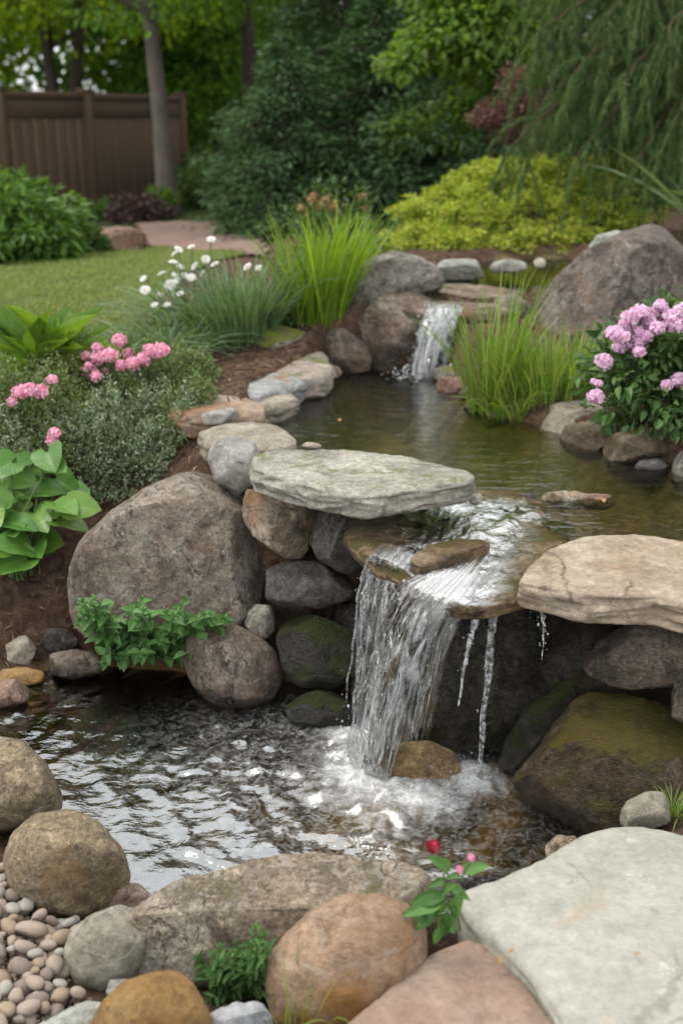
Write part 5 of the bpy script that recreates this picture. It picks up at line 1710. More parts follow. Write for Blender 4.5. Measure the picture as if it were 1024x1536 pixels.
# ---- fallen leaves
rs = np.random.default_rng(71)
LEAFM = leaf_mat("dry_leaf", [(.42, .30, .14), (.34, .2, .09)], .2, rough=.7)
for (px, py, z, L, lab) in [(905, 754, .664, .05, "pale dry leaf floating on the pond beside the orange brown stone"), (748, 1446, .262, .03, "dry brown leaf lying in the gap beside the pinkish flagstone"), (772, 1425, .27, .022, "small curled dry leaf on the edge of the pale slab"),
                            (510, 632, .664, .045, "yellowish leaf floating on the pond left of the middle"), (960, 1430, .29, .016, "tiny brown leaf fragment on top of the pale slab")]:
    mb = MB()
    c = PZ(px, py, z)
    a = rs.uniform(0, 6.28)
    leaves(mb, c[None], np.array([[math.cos(a), math.sin(a), .08]]), [L], .45, 'ovate', rs, up=[[0, 0, 1.0]], upb=.95)
    tag(mb.build("fallen_leaf", LEAFM, origin=tuple(c)), lab, "leaf")
# ------------------------------------------------------------------ fence
def fence():
    b = NB("brown_stained_fence")
    v = b.mapping(b.obj(), scale=(1, 1, .12))
    n1 = b.noise(v, 40, 6, .6)
    col = b.mix(n1, (.092, .058, .038), (.15, .10, .068))
    m = b.done(b.principled(col, .8, b.bump(n1, .3, .01), spec=.25))
    A, Bq = np.array([-5.4, 14.4]), np.array([-3.02, 20.6])
    pa, pb, pc = PY(10, 300, 15.4), PY(139, 300, 17.0), PY(277, 300, 19.6)
    pl = PY(-150, 300, 13.9)
    posts = [pl[:2], pa[:2], pb[:2], pc[:2]]
    root = thing("garden_fence", "dark brown wooden board fence with posts and top rail at the back left", "fence", (pb[0], pb[1], .4))
    top = 2.19
    for q in posts:
        mb = MB()
        g = gz(*q)
        h = top + .03 - g
        mb.add(*box(q[0], q[1], g + h / 2 - .05, .17, .17, h + .1, bev=.012))
        mb.add(*box(q[0], q[1], top + .045, .21, .21, .035, bev=.01))
        part(mb, "post", m, root)
    for q0, q1 in zip(posts[:-1], posts[1:]):
        e = q1 - q0
        L = float(np.hypot(*e))
        rz = math.atan2(e[1], e[0])
        c = (q0 + q1) / 2
        g0, g1 = gz(*q0), gz(*q1)
        g = min(g0, g1)
        for (nm, z, hh, th) in (("top_rail", top - .03, .09, .10), ("fascia_board", top - .20, .25, .045), ("lower_rail", g + .25, .09, .08)):
            mb = MB()
            mb.add(*box(c[0], c[1], z, L - .175, th, hh, rz, .008))
            part(mb, nm, m, root)
        nb = max(3, int(round(L / .23)))
        mb = MB()
        for k in range(nb):
            f = (k + .5) / nb
            p = q0 + e * f
            mb.add(*box(p[0], p[1], (g - .05 + top - .325) / 2, (L - .175) / nb - .008, .024 + .004 * (k % 2), top - .325 - g + .05, rz, .004))
        part(mb, "board_panel", m, root)
    return root


fence()


# ------------------------------------------------------------------ trees
def trunk_pts(base, top, n, rs, wob):
    P = path_pts(base, top, n)
    P[1:, :2] += np.cumsum(rs.normal(0, wob, (n - 1, 2)), 0)
    return P


def tree(name, label, base, h, r, crown_c, radii, ncl, per, clr, size, mat, bark, seed, lean=(0, 0), limbs=9, shell=.55, cat="tree", group=None, tpl='quad', width=.55, droop=.3, extra=None, flare=1.6, wob=.02):
    rs = np.random.default_rng(seed)
    t = thing(name, label, cat, base, group)
    base = np.asarray(base, float)
    top = base + np.array([lean[0], lean[1], h])
    P = trunk_pts(base - np.array([0, 0, .1]), top, 22, rs, wob)
    rad = r * (1 - .55 * np.linspace(0, 1, 22)) * (1 + (flare - 1) * np.exp(-np.linspace(0, 1, 22) * h / .35))
    mb = MB().add(*tube(P, rad, 14, .12, seed))
    if extra:
        for e in extra:
            e = np.asarray(e, float)
            mb.add(*tube(e[:, :3], e[:, 3], 10, .1, seed + 1))
    part(mb, "trunk", bark, t)
    mc = MB()
    cen = crown(mc, crown_c, radii, ncl, per, clr, size, rs, tpl, width, shell, droop, .75)
    part(mc, "crown", mat, t)
    ml = MB()
    for k in rs.choice(len(cen), min(limbs, len(cen)), replace=False):
        i = int(rs.integers(10, 21))
        ml.add(*tube(path_pts(P[i], cen[k], 9, .15, .03, rs), np.linspace(rad[i] * .45, .012, 9), 7))
    part(ml, "limb", bark, t)
    return t


def ground_pt(px, y):
    x = PY(px, 300, y)[0]
    return np.array([x, y, gz(x, y)])


# the pale trunk in front of the fence, with a fork out to the left at the top
b = ground_pt(256, 15.0)
bb = PY(254, 312, 15.0)
q0, q1, q2 = PY(238, 30, 15.0), PY(205, 8, 14.8), PY(120, -40, 14.6)
tree("garden_tree", "pale grey trunked tree standing in front of the fence", bb, 5.2, .118, PY(300, -190, 14.6), (3.0, 2.6, 1.7), 420, 34, .34, .10, LM['forest'], LM['bark_pale'], 101, lean=(-.26, 0),
     extra=[[(*q0, .08), (*q1, .075), (*q2, .06)]], wob=.004)
b = ground_pt(100, 20.5)
e0 = b + np.array([.06, 0, .3])
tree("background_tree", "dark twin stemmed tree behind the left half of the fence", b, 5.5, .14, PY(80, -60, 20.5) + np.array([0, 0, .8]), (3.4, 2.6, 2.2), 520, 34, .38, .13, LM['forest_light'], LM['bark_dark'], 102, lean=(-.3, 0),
     extra=[[(*(e0), .11), (*(e0 + np.array([.22, 0, 1.6])), .10), (*(e0 + np.array([.5, 0, 3.4])), .07)]])
b = ground_pt(379, 21)
tree("background_tree", "slim straight dark trunked tree between the fence and the dark evergreens", b, 7.5, .155, b + np.array([.2, .3, 7.0]), (2.8, 2.6, 2.4), 420, 34, .36, .12, LM['forest'], LM['bark_dark'], 103, lean=(.05, 0), wob=.008)
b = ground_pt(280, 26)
tree("background_tree", "thin faint trunked tree far behind the end of the fence", b, 7.5, .15, b + np.array([0, .3, 6.4]), (3.2, 2.6, 3.0), 460, 34, .4, .13, LM['forest_light'], LM['bark_dark'], 104)
b = ground_pt(-60, 23)
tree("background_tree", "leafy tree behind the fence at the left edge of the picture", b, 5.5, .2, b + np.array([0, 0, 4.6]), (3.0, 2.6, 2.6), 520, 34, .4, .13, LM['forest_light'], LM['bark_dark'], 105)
b = ground_pt(215, 24)
tree("background_tree", "dark leafy tree directly behind the right end of the fence", b, 5.0, .16, b + np.array([0, .4, 3.6]), (2.0, 1.8, 2.4), 460, 34, .36, .12, LM['forest'], LM['bark_dark'], 106)
b = ground_pt(330, 23)
tree("background_tree", "low branched dark green tree in the gap right of the fence", b, 4.6, .14, b + np.array([-.2, .3, 2.5]), (1.7, 1.6, 2.1), 520, 34, .34, .11, LM['forest'], LM['bark_dark'], 107)
b = ground_pt(430, 25)
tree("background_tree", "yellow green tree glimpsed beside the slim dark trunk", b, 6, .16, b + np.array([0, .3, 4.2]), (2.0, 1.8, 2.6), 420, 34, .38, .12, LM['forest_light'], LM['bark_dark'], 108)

# ---- dark evergreens in the middle
def conifer(name, label, base, h, r, mat, seed, tiers=26, per=90, size=.11, group=None, top_cut=1.0, wid=.2, lay=.24):
    """boughs in whorls, each a drooping fan of needle sprays"""
    rs = np.random.default_rng(seed)
    t = thing(name, label, "evergreen tree", base, group)
    base = np.asarray(base, float)
    mb, ml = MB(), MB()
    ml.add(*tube(path_pts(base - [0, 0, .1], base + [0, 0, h], 12), np.linspace(.10, .015, 12), 9))
    for k in range(tiers):
        f = (k + rs.uniform(0, .8)) / tiers
        z = base[2] + .05 + f * h * .97
        rr = r * (1 - f ** 1.5) ** .8 * rs.uniform(.75, 1.2)
        nb = int(7 + 4 * (1 - f))
        for j in range(nb):
            a = rs.uniform(0, 6.283)
            L = rr * rs.uniform(.6, 1.15)
            tip = np.array([base[0] + L * math.cos(a), base[1] + L * math.sin(a), z - L * rs.uniform(.02, .30)])
            st = np.array([base[0], base[1], z])
            B = path_pts(st, tip, 7, L * .06)
            if j % 3 == 0:
                ml.add(*tube(B, np.linspace(.022, .005, 7), 5))
            n = int(per * (.35 + L / r))
            s = rs.uniform(0, 1, n) ** .7
            idx = s * 6
            i0 = np.minimum(idx.astype(int), 5)
            C = B[i0] + (B[i0 + 1] - B[i0]) * (idx - i0)[:, None]
            side = np.array([-math.sin(a), math.cos(a), 0])
            off = rs.normal(0, 1, n) * (.05 + .22 * L * (1 - .6 * s))
            C = C + side * off[:, None] + rs.normal(0, .035, (n, 3)) + np.array([0, 0, -1]) * (np.abs(off) * .18)[:, None]
            ax = unit(np.array([math.cos(a), math.sin(a), -.15]) + side * np.sign(off)[:, None] * .7 + rs.normal(0, .35, (n, 3)))
            leaves(mb, C, ax, size * rs.uniform(.6, 1.3, n), wid, 'quad', rs, up=[[0, 0, 1.0]], upb=.55)
    part(mb, "crown", mat, t)
    part(ml, "trunk", LM['bark_dark'], t)
    return t


conifer("evergreen_tree", "tall dark evergreen filling the middle of the background", ground_pt(570, 14.5), 7.2, 1.4, LM['evergreen_deep'], 111, 34, 85, .13)
conifer("evergreen_tree", "dark evergreen between the tall one and the weeping conifer", ground_pt(680, 13.8), 5.2, 1.45, LM['evergreen'], 112, 28, 85, .12)
conifer("evergreen_tree", "tall deep green evergreen behind the slim dark trunk", ground_pt(505, 18.5), 7.0, 1.25, LM['evergreen'], 113, 30, 80, .14)
conifer("evergreen_tree", "blue green evergreen with drooping boughs right of the slim dark trunk", ground_pt(520, 12.6), 3.8, .92, LM['evergreen'], 117, 26, 90, .10)
conifer("evergreen_tree", "dark evergreen standing behind the golden shrub", ground_pt(780, 12.6), 4.8, 1.5, LM['evergreen_deep'], 114, 26, 85, .12)
conifer("evergreen_tree", "deep green evergreen behind the weeping conifer at the right edge", ground_pt(980, 13.5), 6.0, 1.9, LM['evergreen_deep'], 115, 28, 80, .13)
conifer("evergreen_tree", "dark evergreen filling the gap behind the broad leaved tree", ground_pt(850, 16.5), 6.6, 2.0, LM['evergreen_deep'], 116, 28, 80, .14)
for i, (px, py, rx, rz, mt, lab, sd) in enumerate([
        (385, 350, .42, .46, 'evergreen', "small blue green bush at the bend of the path", 122), 
        (650, 330, .8, .7, 'evergreen', "dark green bush behind the left end of the golden shrub", 124)]):
    q = at(px, py)
    q = np.array([*q[:2], gz(*q[:2])])
    shrub("evergreen_bush", lab, q, (rx, rx * .85, rz), 300, 34, .15, .075, LM[mt], sd, 'quad', .32, "evergreen bush", shell=.38, lift=.75)

conifer("evergreen_tree", "low spreading blue green evergreen beside the path", ground_pt(430, 11.4), 1.75, .95, LM['evergreen'], 121, 20, 120, .075)
conifer("evergreen_tree", "spreading dark evergreen behind the coral flowered plant", ground_pt(560, 11.6), 2.1, 1.15, LM['evergreen_deep'], 123, 22, 120, .08)

# ---- broad leaved light green tree reaching in from the upper right
b = ground_pt(790, 11.2)
t = thing("broadleaf_tree", "light green broad leaved tree reaching out between the evergreens and the weeping conifer", "tree", b)
rs = np.random.default_rng(131)
mb, ml, mt = MB(), MB(), MB()
mt.add(*tube(trunk_pts(b, b + np.array([.2, 0, 3.4]), 14, rs, .02), np.linspace(.09, .04, 14), 10, .1))
part(mt, "trunk", LM['bark_dark'], t)
for (px, py, yy, rx, rz, n) in [(600, 95, 10.2, .22, .14, 260), (640, 70, 10.3, .3, .2, 420), (690, 40, 10.4, .36, .24, 600), (740, 60, 10.5, .34, .24, 600), (700, 90, 10.4, .3, .18, 420), (660, 20, 10.5, .3, .2, 420), (760, 10, 10.6, .4, .3, 600), (780, 95, 10.6, .28, .2, 400),
                                (720, -20, 10.6, .5, .3, 700), (620, 185, 10.9, .34, .12, 360), (660, 200, 10.9, .34, .16, 420), (600, 205, 11.0, .24, .1, 220), (690, 165, 10.9, .3, .16, 340), (740, 130, 10.8, .3, .2, 360), (820, -40, 10.8, .5, .4, 700), (640, -30, 10.6, .4, .25, 400)]:
    c = PY(px, py, yy)
    P, d = blob_pts(rs, n, c, (rx, rx, rz), .6, -1)
    ax = unit(d * .6 + rs.normal(0, .4, d.shape) + np.array([-.25, -.2, -.45]))
    leaves(mb, P, ax, rs.uniform(.06, .11, len(P)), .5, 'leaf', rs, up=[[0, -.2, 1.0]], upb=.7)
    ml.add(*tube(path_pts(b + np.array([.15, 0, 2.2]), c, 9, .12, .01, rs), np.linspace(.03, .006, 9), 6))
part(mb, "crown", LM['bright'], t)
part(ml, "limb", LM['bark_dark'], t)

# ---- smoky purple shrub
q = ground_pt(762, 10.0)
t = thing("purple_shrub", "smoky purple leaved shrub between the broad leaved tree and the weeping conifer", "shrub", q)
rs = np.random.default_rng(132)
mb, ms = MB(), MB()
for (px, py, rx, rz, n) in [(770, 125, .14, .16, 500), (745, 165, .18, .10, 520), (785, 155, .2, .16, 700), (725, 178, .14, .07, 300), (790, 180, .2, .12, 500), (765, 190, .2, .1, 400)]:
    c = PY(px, py, 9.85)
    P, d = blob_pts(rs, n, c, (rx, rx, rz), .6, -1)
    leaves(mb, P, unit(d + rs.normal(0, .6, d.shape)), rs.uniform(.025, .05, len(P)), .5, 'quad', rs)
    ms.add(*tube(path_pts(q, c, 8, .1, .01, rs), np.linspace(.025, .006, 8), 5))
part(mb, "foliage", LM['purple'], t)
part(ms, "stem", LM['brownstem'], t)

# ---- weeping conifer, upper right
b = ground_pt(1075, 9.0)
t = thing("weeping_conifer", "weeping conifer with long drooping needle sprays in the upper right corner", "evergreen tree", b)
rs = np.random.default_rng(133)
mb, ml, mt = MB(), MB(), MB()
mt.add(*tube(trunk_pts(b, b + np.array([-.15, 0, 4.2]), 16, rs, .02), np.linspace(.13, .05, 16), 12, .12))
part(mt, "trunk", LM['bark_dark'], t)
limbs = [((1075, 60), (760, 222), 8.3), ((1080, 20), (800, 170), 8.7), ((1075, -40), (800, 55), 8.6), ((1075, -120), (800, -20), 8.8), ((1080, 80), (860, 240), 8.1), ((1080, 110), (950, 250), 7.9), ((1075, 0), (860, 110), 8.2), ((1080, -60), (900, 40), 8.1),
         ((1080, 30), (930, 130), 7.9), ((1080, 90), (1010, 190), 7.8), ((1080, -120), (960, -40), 8.0), ((1085, -160), (870, -110), 8.6), ((1080, -10), (1000, 60), 7.8), ((1075, 60), (820, 200), 9.2), ((1075, 0), (790, 110), 9.4), ((1080, 100), (900, 235), 9.0), ((1080, 120), (1090, 240), 7.7), ((1080, 20), (1100, 100), 7.6),
         ((1080, 90), (980, 235), 8.6), ((1080, -60), (780, 10), 9.3)]
for (s, e, yy) in limbs:
    S, E = PY(s[0], s[1], 9.0), PY(e[0], e[1], yy)
    L = path_pts(S, E, 16, np.linalg.norm(E - S) * .10, .012, rs)
    ml.add(*tube(L, np.linspace(.022, .004, 16), 6))
    nt = int(27 * np.linalg.norm(E - S) + 8)
    for k in range(nt):
        f = rs.uniform(.06, 1.0)
        i0 = min(int(f * 15), 14)
        c = L[i0] + (L[i0 + 1] - L[i0]) * (f * 15 - i0)
        d0 = unit(unit(L[i0 + 1] - L[i0]) * rs.uniform(.2, .8) + rs.normal(0, .45, 3) + np.array([0, -.1, -.35]))
        ln = rs.uniform(.16, .44) * (1 if f < .9 else .7)
        tt = np.linspace(0, 1, 7)[:, None]
        tw = c + d0 * ln * tt + np.array([0, 0, -1]) * (ln * .95) * tt ** 1.6
        nn = int(150 * ln / .25)
        g = rs.uniform(0, 1, nn) * 5.99
        gi = g.astype(int)
        pos = tw[gi] + (tw[gi + 1] - tw[gi]) * (g - gi)[:, None]
        tdir = unit(tw[gi + 1] - tw[gi])
        ax = unit(tdir + rs.normal(0, .33, (nn, 3)) + np.array([0, 0, -.25]))
        leaves(mb, pos, ax, rs.uniform(.045, .09, nn), .075, 'needle', rs)
part(mb, "needles", LM['needle'], t)
part(ml, "limb", LM['brownstem'], t)

# ---- golden shrub behind the cascade: layered mounds of small leaves
b = at(770, 384)
t = thing("golden_shrub", "low spreading golden green shrub behind the top pond", "shrub", b)
rs = np.random.default_rng(134)
mb, ms = MB(), MB()
y0 = b[1] + .55
for (px, py, rx, rz, dy) in [(600, 372, .22, .12, -.2), (640, 345, .30, .17, -.1), (575, 380, .16, .09, -.25), (690, 320, .34, .22, 0), (700, 360, .3, .14, -.3), (740, 290, .34, .2, .1), (790, 285, .36, .22, .15), (770, 330, .36, .2, -.2), (840, 300, .38, .24, .1), (830, 350, .34, .16, -.25), (890, 290, .36, .24, .15),
                                 (900, 335, .34, .2, -.1), (940, 290, .3, .25, .2), (945, 345, .28, .18, 0), (660, 375, .22, .1, -.35), (760, 372, .3, .1, -.35), (860, 375, .3, .1, -.3), (625, 320, .2, .12, .1), (655, 300, .2, .1, .2), (720, 268, .22, .1, .3), (765, 255, .24, .1, .3), (820, 258, .26, .12, .35), (880, 255, .26, .12, .35), (930, 260, .24, .14, .3)]:
    c = PY(px, py, y0 + dy)
    for q in range(int(16 + 40 * rx)):
        d = rnd_dirs(rs, 1)[0]
        cc = c + d * np.array([rx, rx * .8, rz]) * rs.uniform(.35, 1.05)
        n = 62
        P, dd = blob_pts(rs, n, cc, (.085, .085, .04), .6, -1)
        leaves(mb, P, unit(dd * .6 + rs.normal(0, .4, dd.shape) + np.array([0, -.2, .15])), rs.uniform(.022, .042, len(P)), .55, 'quad', rs, up=[[0, -.2, 1.0]], upb=.65)
    ms.add(*tube(path_pts(np.array([b[0] + (c[0] - b[0]) * .5, y0, b[2] - .03]), c, 8, .05, .01, rs), np.linspace(.02, .005, 8), 5))
part(mb, "foliage", LM['golden'], t)
part(ms, "stem", LM['brownstem'], t)

# ---- coral flowered plants behind the iris
b = at(500, 395)
t, cen = shrub("coral_flower_plant", "loose plant with faded coral flowers behind the sword leaved clump", b, (.42, .3, .34), 70, 22, .09, .05, LM['mid'], 135, 'leaf', .4, "flower plant", shell=.6)
rs = np.random.default_rng(136)
flower_heads(t, [(470, 298, 9), (487, 302, 8), (482, 312, 8), (500, 308, 7), (508, 325, 7), (452, 312, 6), (543, 296, 7), (460, 325, 6), (495, 335, 7), (548, 312, 6)], LM['coralpetal'], rs, lambda x, y: PY(x, y, b[1] + rs.uniform(-.1, .2)), lambda r: r / FPX * fdepth(b) * 1.05, n=40)
# ---- left shrub on the lawn
b = at(20, 400)
shrub("leafy_shrub", "glossy green leafy shrub at the left edge of the lawn", b + np.array([-.28, .5, 0]), (.74, .6, .40), 300, 30, .11, .095, LM['shrub'], 137, 'leaf', .38, shell=.35, lift=.6, droop=.5)
b = at(120, 385)
shrub("leafy_shrub", "low blue green edging plant at the right foot of the glossy shrub", b + np.array([0, .15, 0]), (.22, .2, .16), 70, 24, .06, .06, LM['mid'], 138, 'leaf', .4)
b = ground_pt(218, 14.6)
shrub("dark_shrub", "low dark purple shrub at the foot of the pale trunk", PY(215, 338, 14.2), (.42, .35, .22), 130, 24, .08, .06, LM['darkpurple'], 139, 'quad', .5, "shrub")
shrub("leafy_shrub", "small dark green bush leaning on the pale trunk", PY(243, 320, 14.6), (.18, .18, .2), 60, 24, .06, .05, LM['forest'], 140, 'quad', .5)
for px, py, yy, rx, rz, lab, sd in [(300, 322, 15.5, .55, .32, "bright green ground cover right of the pale trunk", 141), (335, 300, 17.0, .6, .35, "green ground cover below the slim dark trunk", 142), (330, 262, 19.0, .7, .45, "dim green bush deep in the gap right of the fence", 143),
                                    (155, 330, 15.0, .35, .12, "low green plants along the foot of the fence", 144)]:
    q = ground_pt(px, yy)
    q[2] = max(q[2], PY(px, py, yy)[2] - rz * .6)
    shrub("ground_cover", lab, q, (rx, rx * .8, rz), 150, 28, .1, .08, LM['mid'], sd, 'leaf', .5, "ground cover", shell=.45)

# ---- strap leaved plant at the right edge
grass_clump("strap_leaf_plant", "grey green strap leaved plant at the right edge behind the wedge shaped boulder", at(1060, 372) + np.array([.1, -.1, 0]), 60, .12, .75, .045, LM['bluegrass'], 145, lean=.6, droop=.35, cat="leafy plant")

# ---- far wood: one mass of foliage closing the view
rs = np.random.default_rng(150)
mb = MB()
for k in range(1500):
    a = rs.uniform(-.62, .62)
    d = rs.uniform(27, 40)
    x, y = d * math.sin(a), d * math.cos(a)
    hmax = 8.4 + 1.8 * math.sin(a * 13) + 1.2 * math.sin(a * 29 + 1)
    if a < -.05:
        hmax -= .8
    z = .4 + hmax * rs.uniform(0, 1) ** .85
    c = np.array([x, y, z])
    if nz([[x * .35, y * .1, z * .5]], 1.0, 3)[0] > (.75 if a > -.12 else .46) and z > 2.6:
        continue
    P, dd = blob_pts(rs, 70, c, (.9, .9, .7), .6, -1)
    leaves(mb, P, unit(dd * .5 + rs.normal(0, .5, dd.shape) + np.array([0, 0, -.2])), rs.uniform(.16, .34, len(P)), .6, 'quad', rs, up=[[0, 0, 1.0]], upb=.4)
tag(mb.build("far_wood", LM['forest']), "dark leafy wood closing the view behind the garden", "woodland", kind='stuff')
# ------------------------------------------------------------------ falling water
def fall_mat(name, lo=.46, hi=.66, su=30, sv=2.2, white=.8, ragged=.22, soft=.12, mask=False, seed=0):
    b = NB(name)
    uv = b.node("ShaderNodeUVMap").outputs[0]
    s = b.sep(uv)
    m = b.mapping(uv, scale=(su, sv, 1))
    n1 = b.noise(m, 1.0, 5, .62, .35)
    m2 = b.mapping(uv, scale=(su * 3.1, sv * 3.3, 1), loc=(3, 7, 0))
    n2 = b.noise(m2, 1.0, 4, .6, .6)
    st = b.math('ADD', b.math('MULTIPLY', n1, .72), b.math('MULTIPLY', n2, .28))
    a = b.mrange(st, lo, hi)
    wb = b.math('MULTIPLY', b.math('SUBTRACT', b.noise(b.mapping(uv, scale=(2, 7, 1)), 1.0, 5, .65), .5), ragged)
    sx = b.math('ADD', s[0], wb)
    edge = b.math('MULTIPLY', b.mrange(sx, 0.0, soft), b.mrange(sx, 1.0, 1.0 - soft))
    wv2 = b.math('MULTIPLY', b.math('SUBTRACT', b.noise(b.mapping(uv, scale=(14, 1, 1)), 1.0, 4, .6), .5), .25)
    sy = b.math('ADD', s[1], wv2)
    ends = b.math('MULTIPLY', b.mrange(sy, 0.0, .14), b.mrange(s[1], 1.0, .97))
    a = b.math('MULTIPLY', b.math('MULTIPLY', a, edge), ends)
    hole = b.noise(b.mapping(uv, scale=(3.2, 1.6, 1), loc=(1.7, seed * 3.1, 0)), 1.0, 4, .6, .5)
    a = b.math('MULTIPLY', a, b.mrange(b.math('SUBTRACT', hole, b.math('MULTIPLY', s[1], .10)), .34, .50))
    if mask:
        mk = b.node('ShaderNodeAttribute', attribute_name='foam').outputs['Fac']
        a = b.mrange(b.math('ADD', st, b.math('MULTIPLY', mk, .34)), .72, .92)
        a = b.math('MULTIPLY', b.math('MULTIPLY', a, b.mrange(mk, 0, .2)), edge)
    nrm = b.bump(st, .9, .02)
    tr = b.node("ShaderNodeBsdfTransparent")
    b.put(tr.inputs['Color'], (.985, .99, .99))
    p = b.principled((.90, .92, .93), .25, nrm, spec=.6)
    tl = b.node("ShaderNodeBsdfTranslucent")
    b.put(tl.inputs['Color'], (.90, .93, .95))
    wmx = b.node("ShaderNodeMixShader")
    wmx.inputs[0].default_value = .45
    b.l.new(p, wmx.inputs[1])
    b.l.new(tl.outputs[0], wmx.inputs[2])
    gl = b.node("ShaderNodeBsdfGlossy")
    gl.inputs['Roughness'].default_value = .06
    b.l.new(nrm, gl.inputs['Normal'])
    fr = b.node("ShaderNodeFresnel")
    fr.inputs['IOR'].default_value = 1.28
    b.l.new(nrm, fr.inputs['Normal'])
    clr = b.node("ShaderNodeMixShader")
    b.l.new(b.math('MULTIPLY', b.math('MULTIPLY', fr.outputs[0], edge), ends), clr.inputs[0])
    b.l.new(tr.outputs[0], clr.inputs[1])
    b.l.new(gl.outputs[0], clr.inputs[2])
    mx = b.node("ShaderNodeMixShader")
    b.l.new(b.math('MULTIPLY', a, white), mx.inputs[0])
    b.l.new(clr.outputs[0], mx.inputs[1])
    b.l.new(wmx.outputs[0], mx.inputs[2])
    return b.done(mx.outputs[0])


def glass_water(name, white=.35):
    b = NB(name)
    n = b.noise(b.obj(), 55, 3, .6)
    nrm = b.bump(n, .5, .01)
    tr = b.node("ShaderNodeBsdfTransparent")
    b.put(tr.inputs['Color'], (.97, .98, .98))
    gl = b.node("ShaderNodeBsdfGlossy")
    gl.inputs['Roughness'].default_value = .05
    b.l.new(nrm, gl.inputs['Normal'])
    fr = b.node("ShaderNodeFresnel")
    fr.inputs['IOR'].default_value = 1.7
    b.l.new(nrm, fr.inputs['Normal'])
    m1 = b.node("ShaderNodeMixShader")
    b.l.new(fr.outputs[0], m1.inputs[0])
    b.l.new(tr.outputs[0], m1.inputs[1])
    b.l.new(gl.outputs[0], m1.inputs[2])
    p = b.principled((.8, .83, .85), .3, nrm)
    m2 = b.node("ShaderNodeMixShader")
    b.l.new(b.math('MULTIPLY', b.mrange(n, .35, .7), white), m2.inputs[0])
    b.l.new(m1.outputs[0], m2.inputs[1])
    b.l.new(p, m2.inputs[2])
    return b.done(m2.outputs[0])


FM = fall_mat("falling_water", .47, .585, 7, 2.6, .95, ragged=.6, soft=.25)
FM2 = fall_mat("falling_water_thin", .51, .61, 9, 4.0, .95, ragged=.6, soft=.2, seed=2)
GW = glass_water("clear_water", .7)


def arc(A, B, n, c=.25, back=None):
    """path of falling water from lip A to landing B; back = point upstream of the lip"""
    t = np.linspace(0, 1, n)
    z = A[2] + (B[2] - A[2]) * (c * t + (1 - c) * t * t)
    P = np.stack([A[0] + (B[0] - A[0]) * t, A[1] + (B[1] - A[1]) * t, z], 1)
    if back is not None:
        s = np.linspace(0, 1, 8, endpoint=False)[:, None]
        P = np.r_[np.asarray(back) * (1 - s) + A * s, P]
    return P


def fall_sheet(mb, As, Bs, nu, nv, seed, amp=.018, backs=None, c=.22):
    """As, Bs: lip and landing points across the fall"""
    As, Bs = np.asarray(As), np.asarray(Bs)
    f = np.linspace(0, 1, nu)
    k = np.linspace(0, 1, len(As))
    A = np.stack([np.interp(f, k, As[:, j]) for j in range(3)], 1)
    B = np.stack([np.interp(f, k, Bs[:, j]) for j in range(3)], 1)
    Bk = None if backs is None else np.stack([np.interp(f, k, np.asarray(backs)[:, j]) for j in range(3)], 1)
    rows = [arc(A[i], B[i], nv, c, None if Bk is None else Bk[i]) for i in range(nu)]
    V = np.stack(rows)
    n = V.shape[1]
    vv = np.linspace(0, 1, n)
    U, W = np.meshgrid(f, vv, indexing='ij')
    q = np.stack([U * 9, W * 2.2, 0 * U], -1).reshape(-1, 3)
    d = fbm(q, 1.0, seed, 4, .55).reshape(nu, n)
    e = nz(q, 1.7, seed + 9).reshape(nu, n)
    g = sstep(W, .12, .6)
    V = V + np.array([-.3, -1, .1]) * (d * amp * (.25 + g))[..., None] + np.array([1, -.2, 0]) * (e * amp * .7 * g)[..., None]
    mb.add(V.reshape(-1, 3), grid_faces(nu, n), uv=np.stack([U, W], -1).reshape(-1, 2))


def strand(mb, A, B, r0, r1, seed, c=.2, n=46, back=None, wob=.006, lump=1.0):
    P = arc(A, B, n, c, back)
    m = len(P)
    t = np.linspace(0, 1, m)
    q = np.stack([t * 7, 0 * t, 0 * t + seed], 1)
    P = P + np.stack([nz(q, 1.0, seed), nz(q, 1.0, seed + 1), 0 * t], 1) * wob * sstep(t, .1, .5)[:, None]
    R = r0 + (r1 - r0) * t
    R = R * (1 + lump * (.5 * nz(q, 3.0, seed + 2) + .45 * nz(q, 7.0, seed + 4)))
    R = np.maximum(R, .0009)
    R[-1] = .0006
    V, F = tube(P, R, 8)
    mb.add(V, F)
    return P


def drops(mb, pts, rs, r=(.0011, .0045)):
    S, F = ICO[1]
    n = len(pts)
    rr = rs.uniform(0, 1, n) ** 3 * (r[1] - r[0]) + r[0]
    el = rs.uniform(1, 1.8, n)
    V = pts[:, None, :] + S[None] * rr[:, None, None] * np.stack([np.ones(n), np.ones(n), el], 1)[:, None, :]
    mb.add(V.reshape(-1, 3), (F[None] + (np.arange(n) * len(S))[:, None, None]).reshape(-1, 3))


# ---- lower waterfall
rs = np.random.default_rng(301)
zl = lambda px, py, z: PZ(px, py, z)
LIP_L = [zl(551, 832, .672), zl(570, 838, .672), zl(590, 846, .668), zl(608, 856, .66)]
LIP_M = [zl(603, 868, .648), zl(632, 886, .642), zl(662, 901, .636), zl(692, 907, .632), zl(715, 905, .626)]
BK_M = [zl(665, 850, .665), zl(690, 845, .66), zl(720, 835, .66), zl(750, 822, .665), zl(790, 800, .672)]
BK_L = [zl(562, 812, .672), zl(585, 812, .674), zl(605, 818, .674), zl(625, 828, .672)]
t = thing("waterfall", "white waterfall spilling over the wet ledge into the lower pool", "waterfall", PZ(590, 1130, 0))
mb = MB()
fall_sheet(mb, LIP_M[:4], [zl(528, 1128, 0), zl(552, 1150, 0), zl(580, 1158, 0), zl(606, 1148, 0)], 60, 46, 5, .030, BK_M[:4], c=.3)
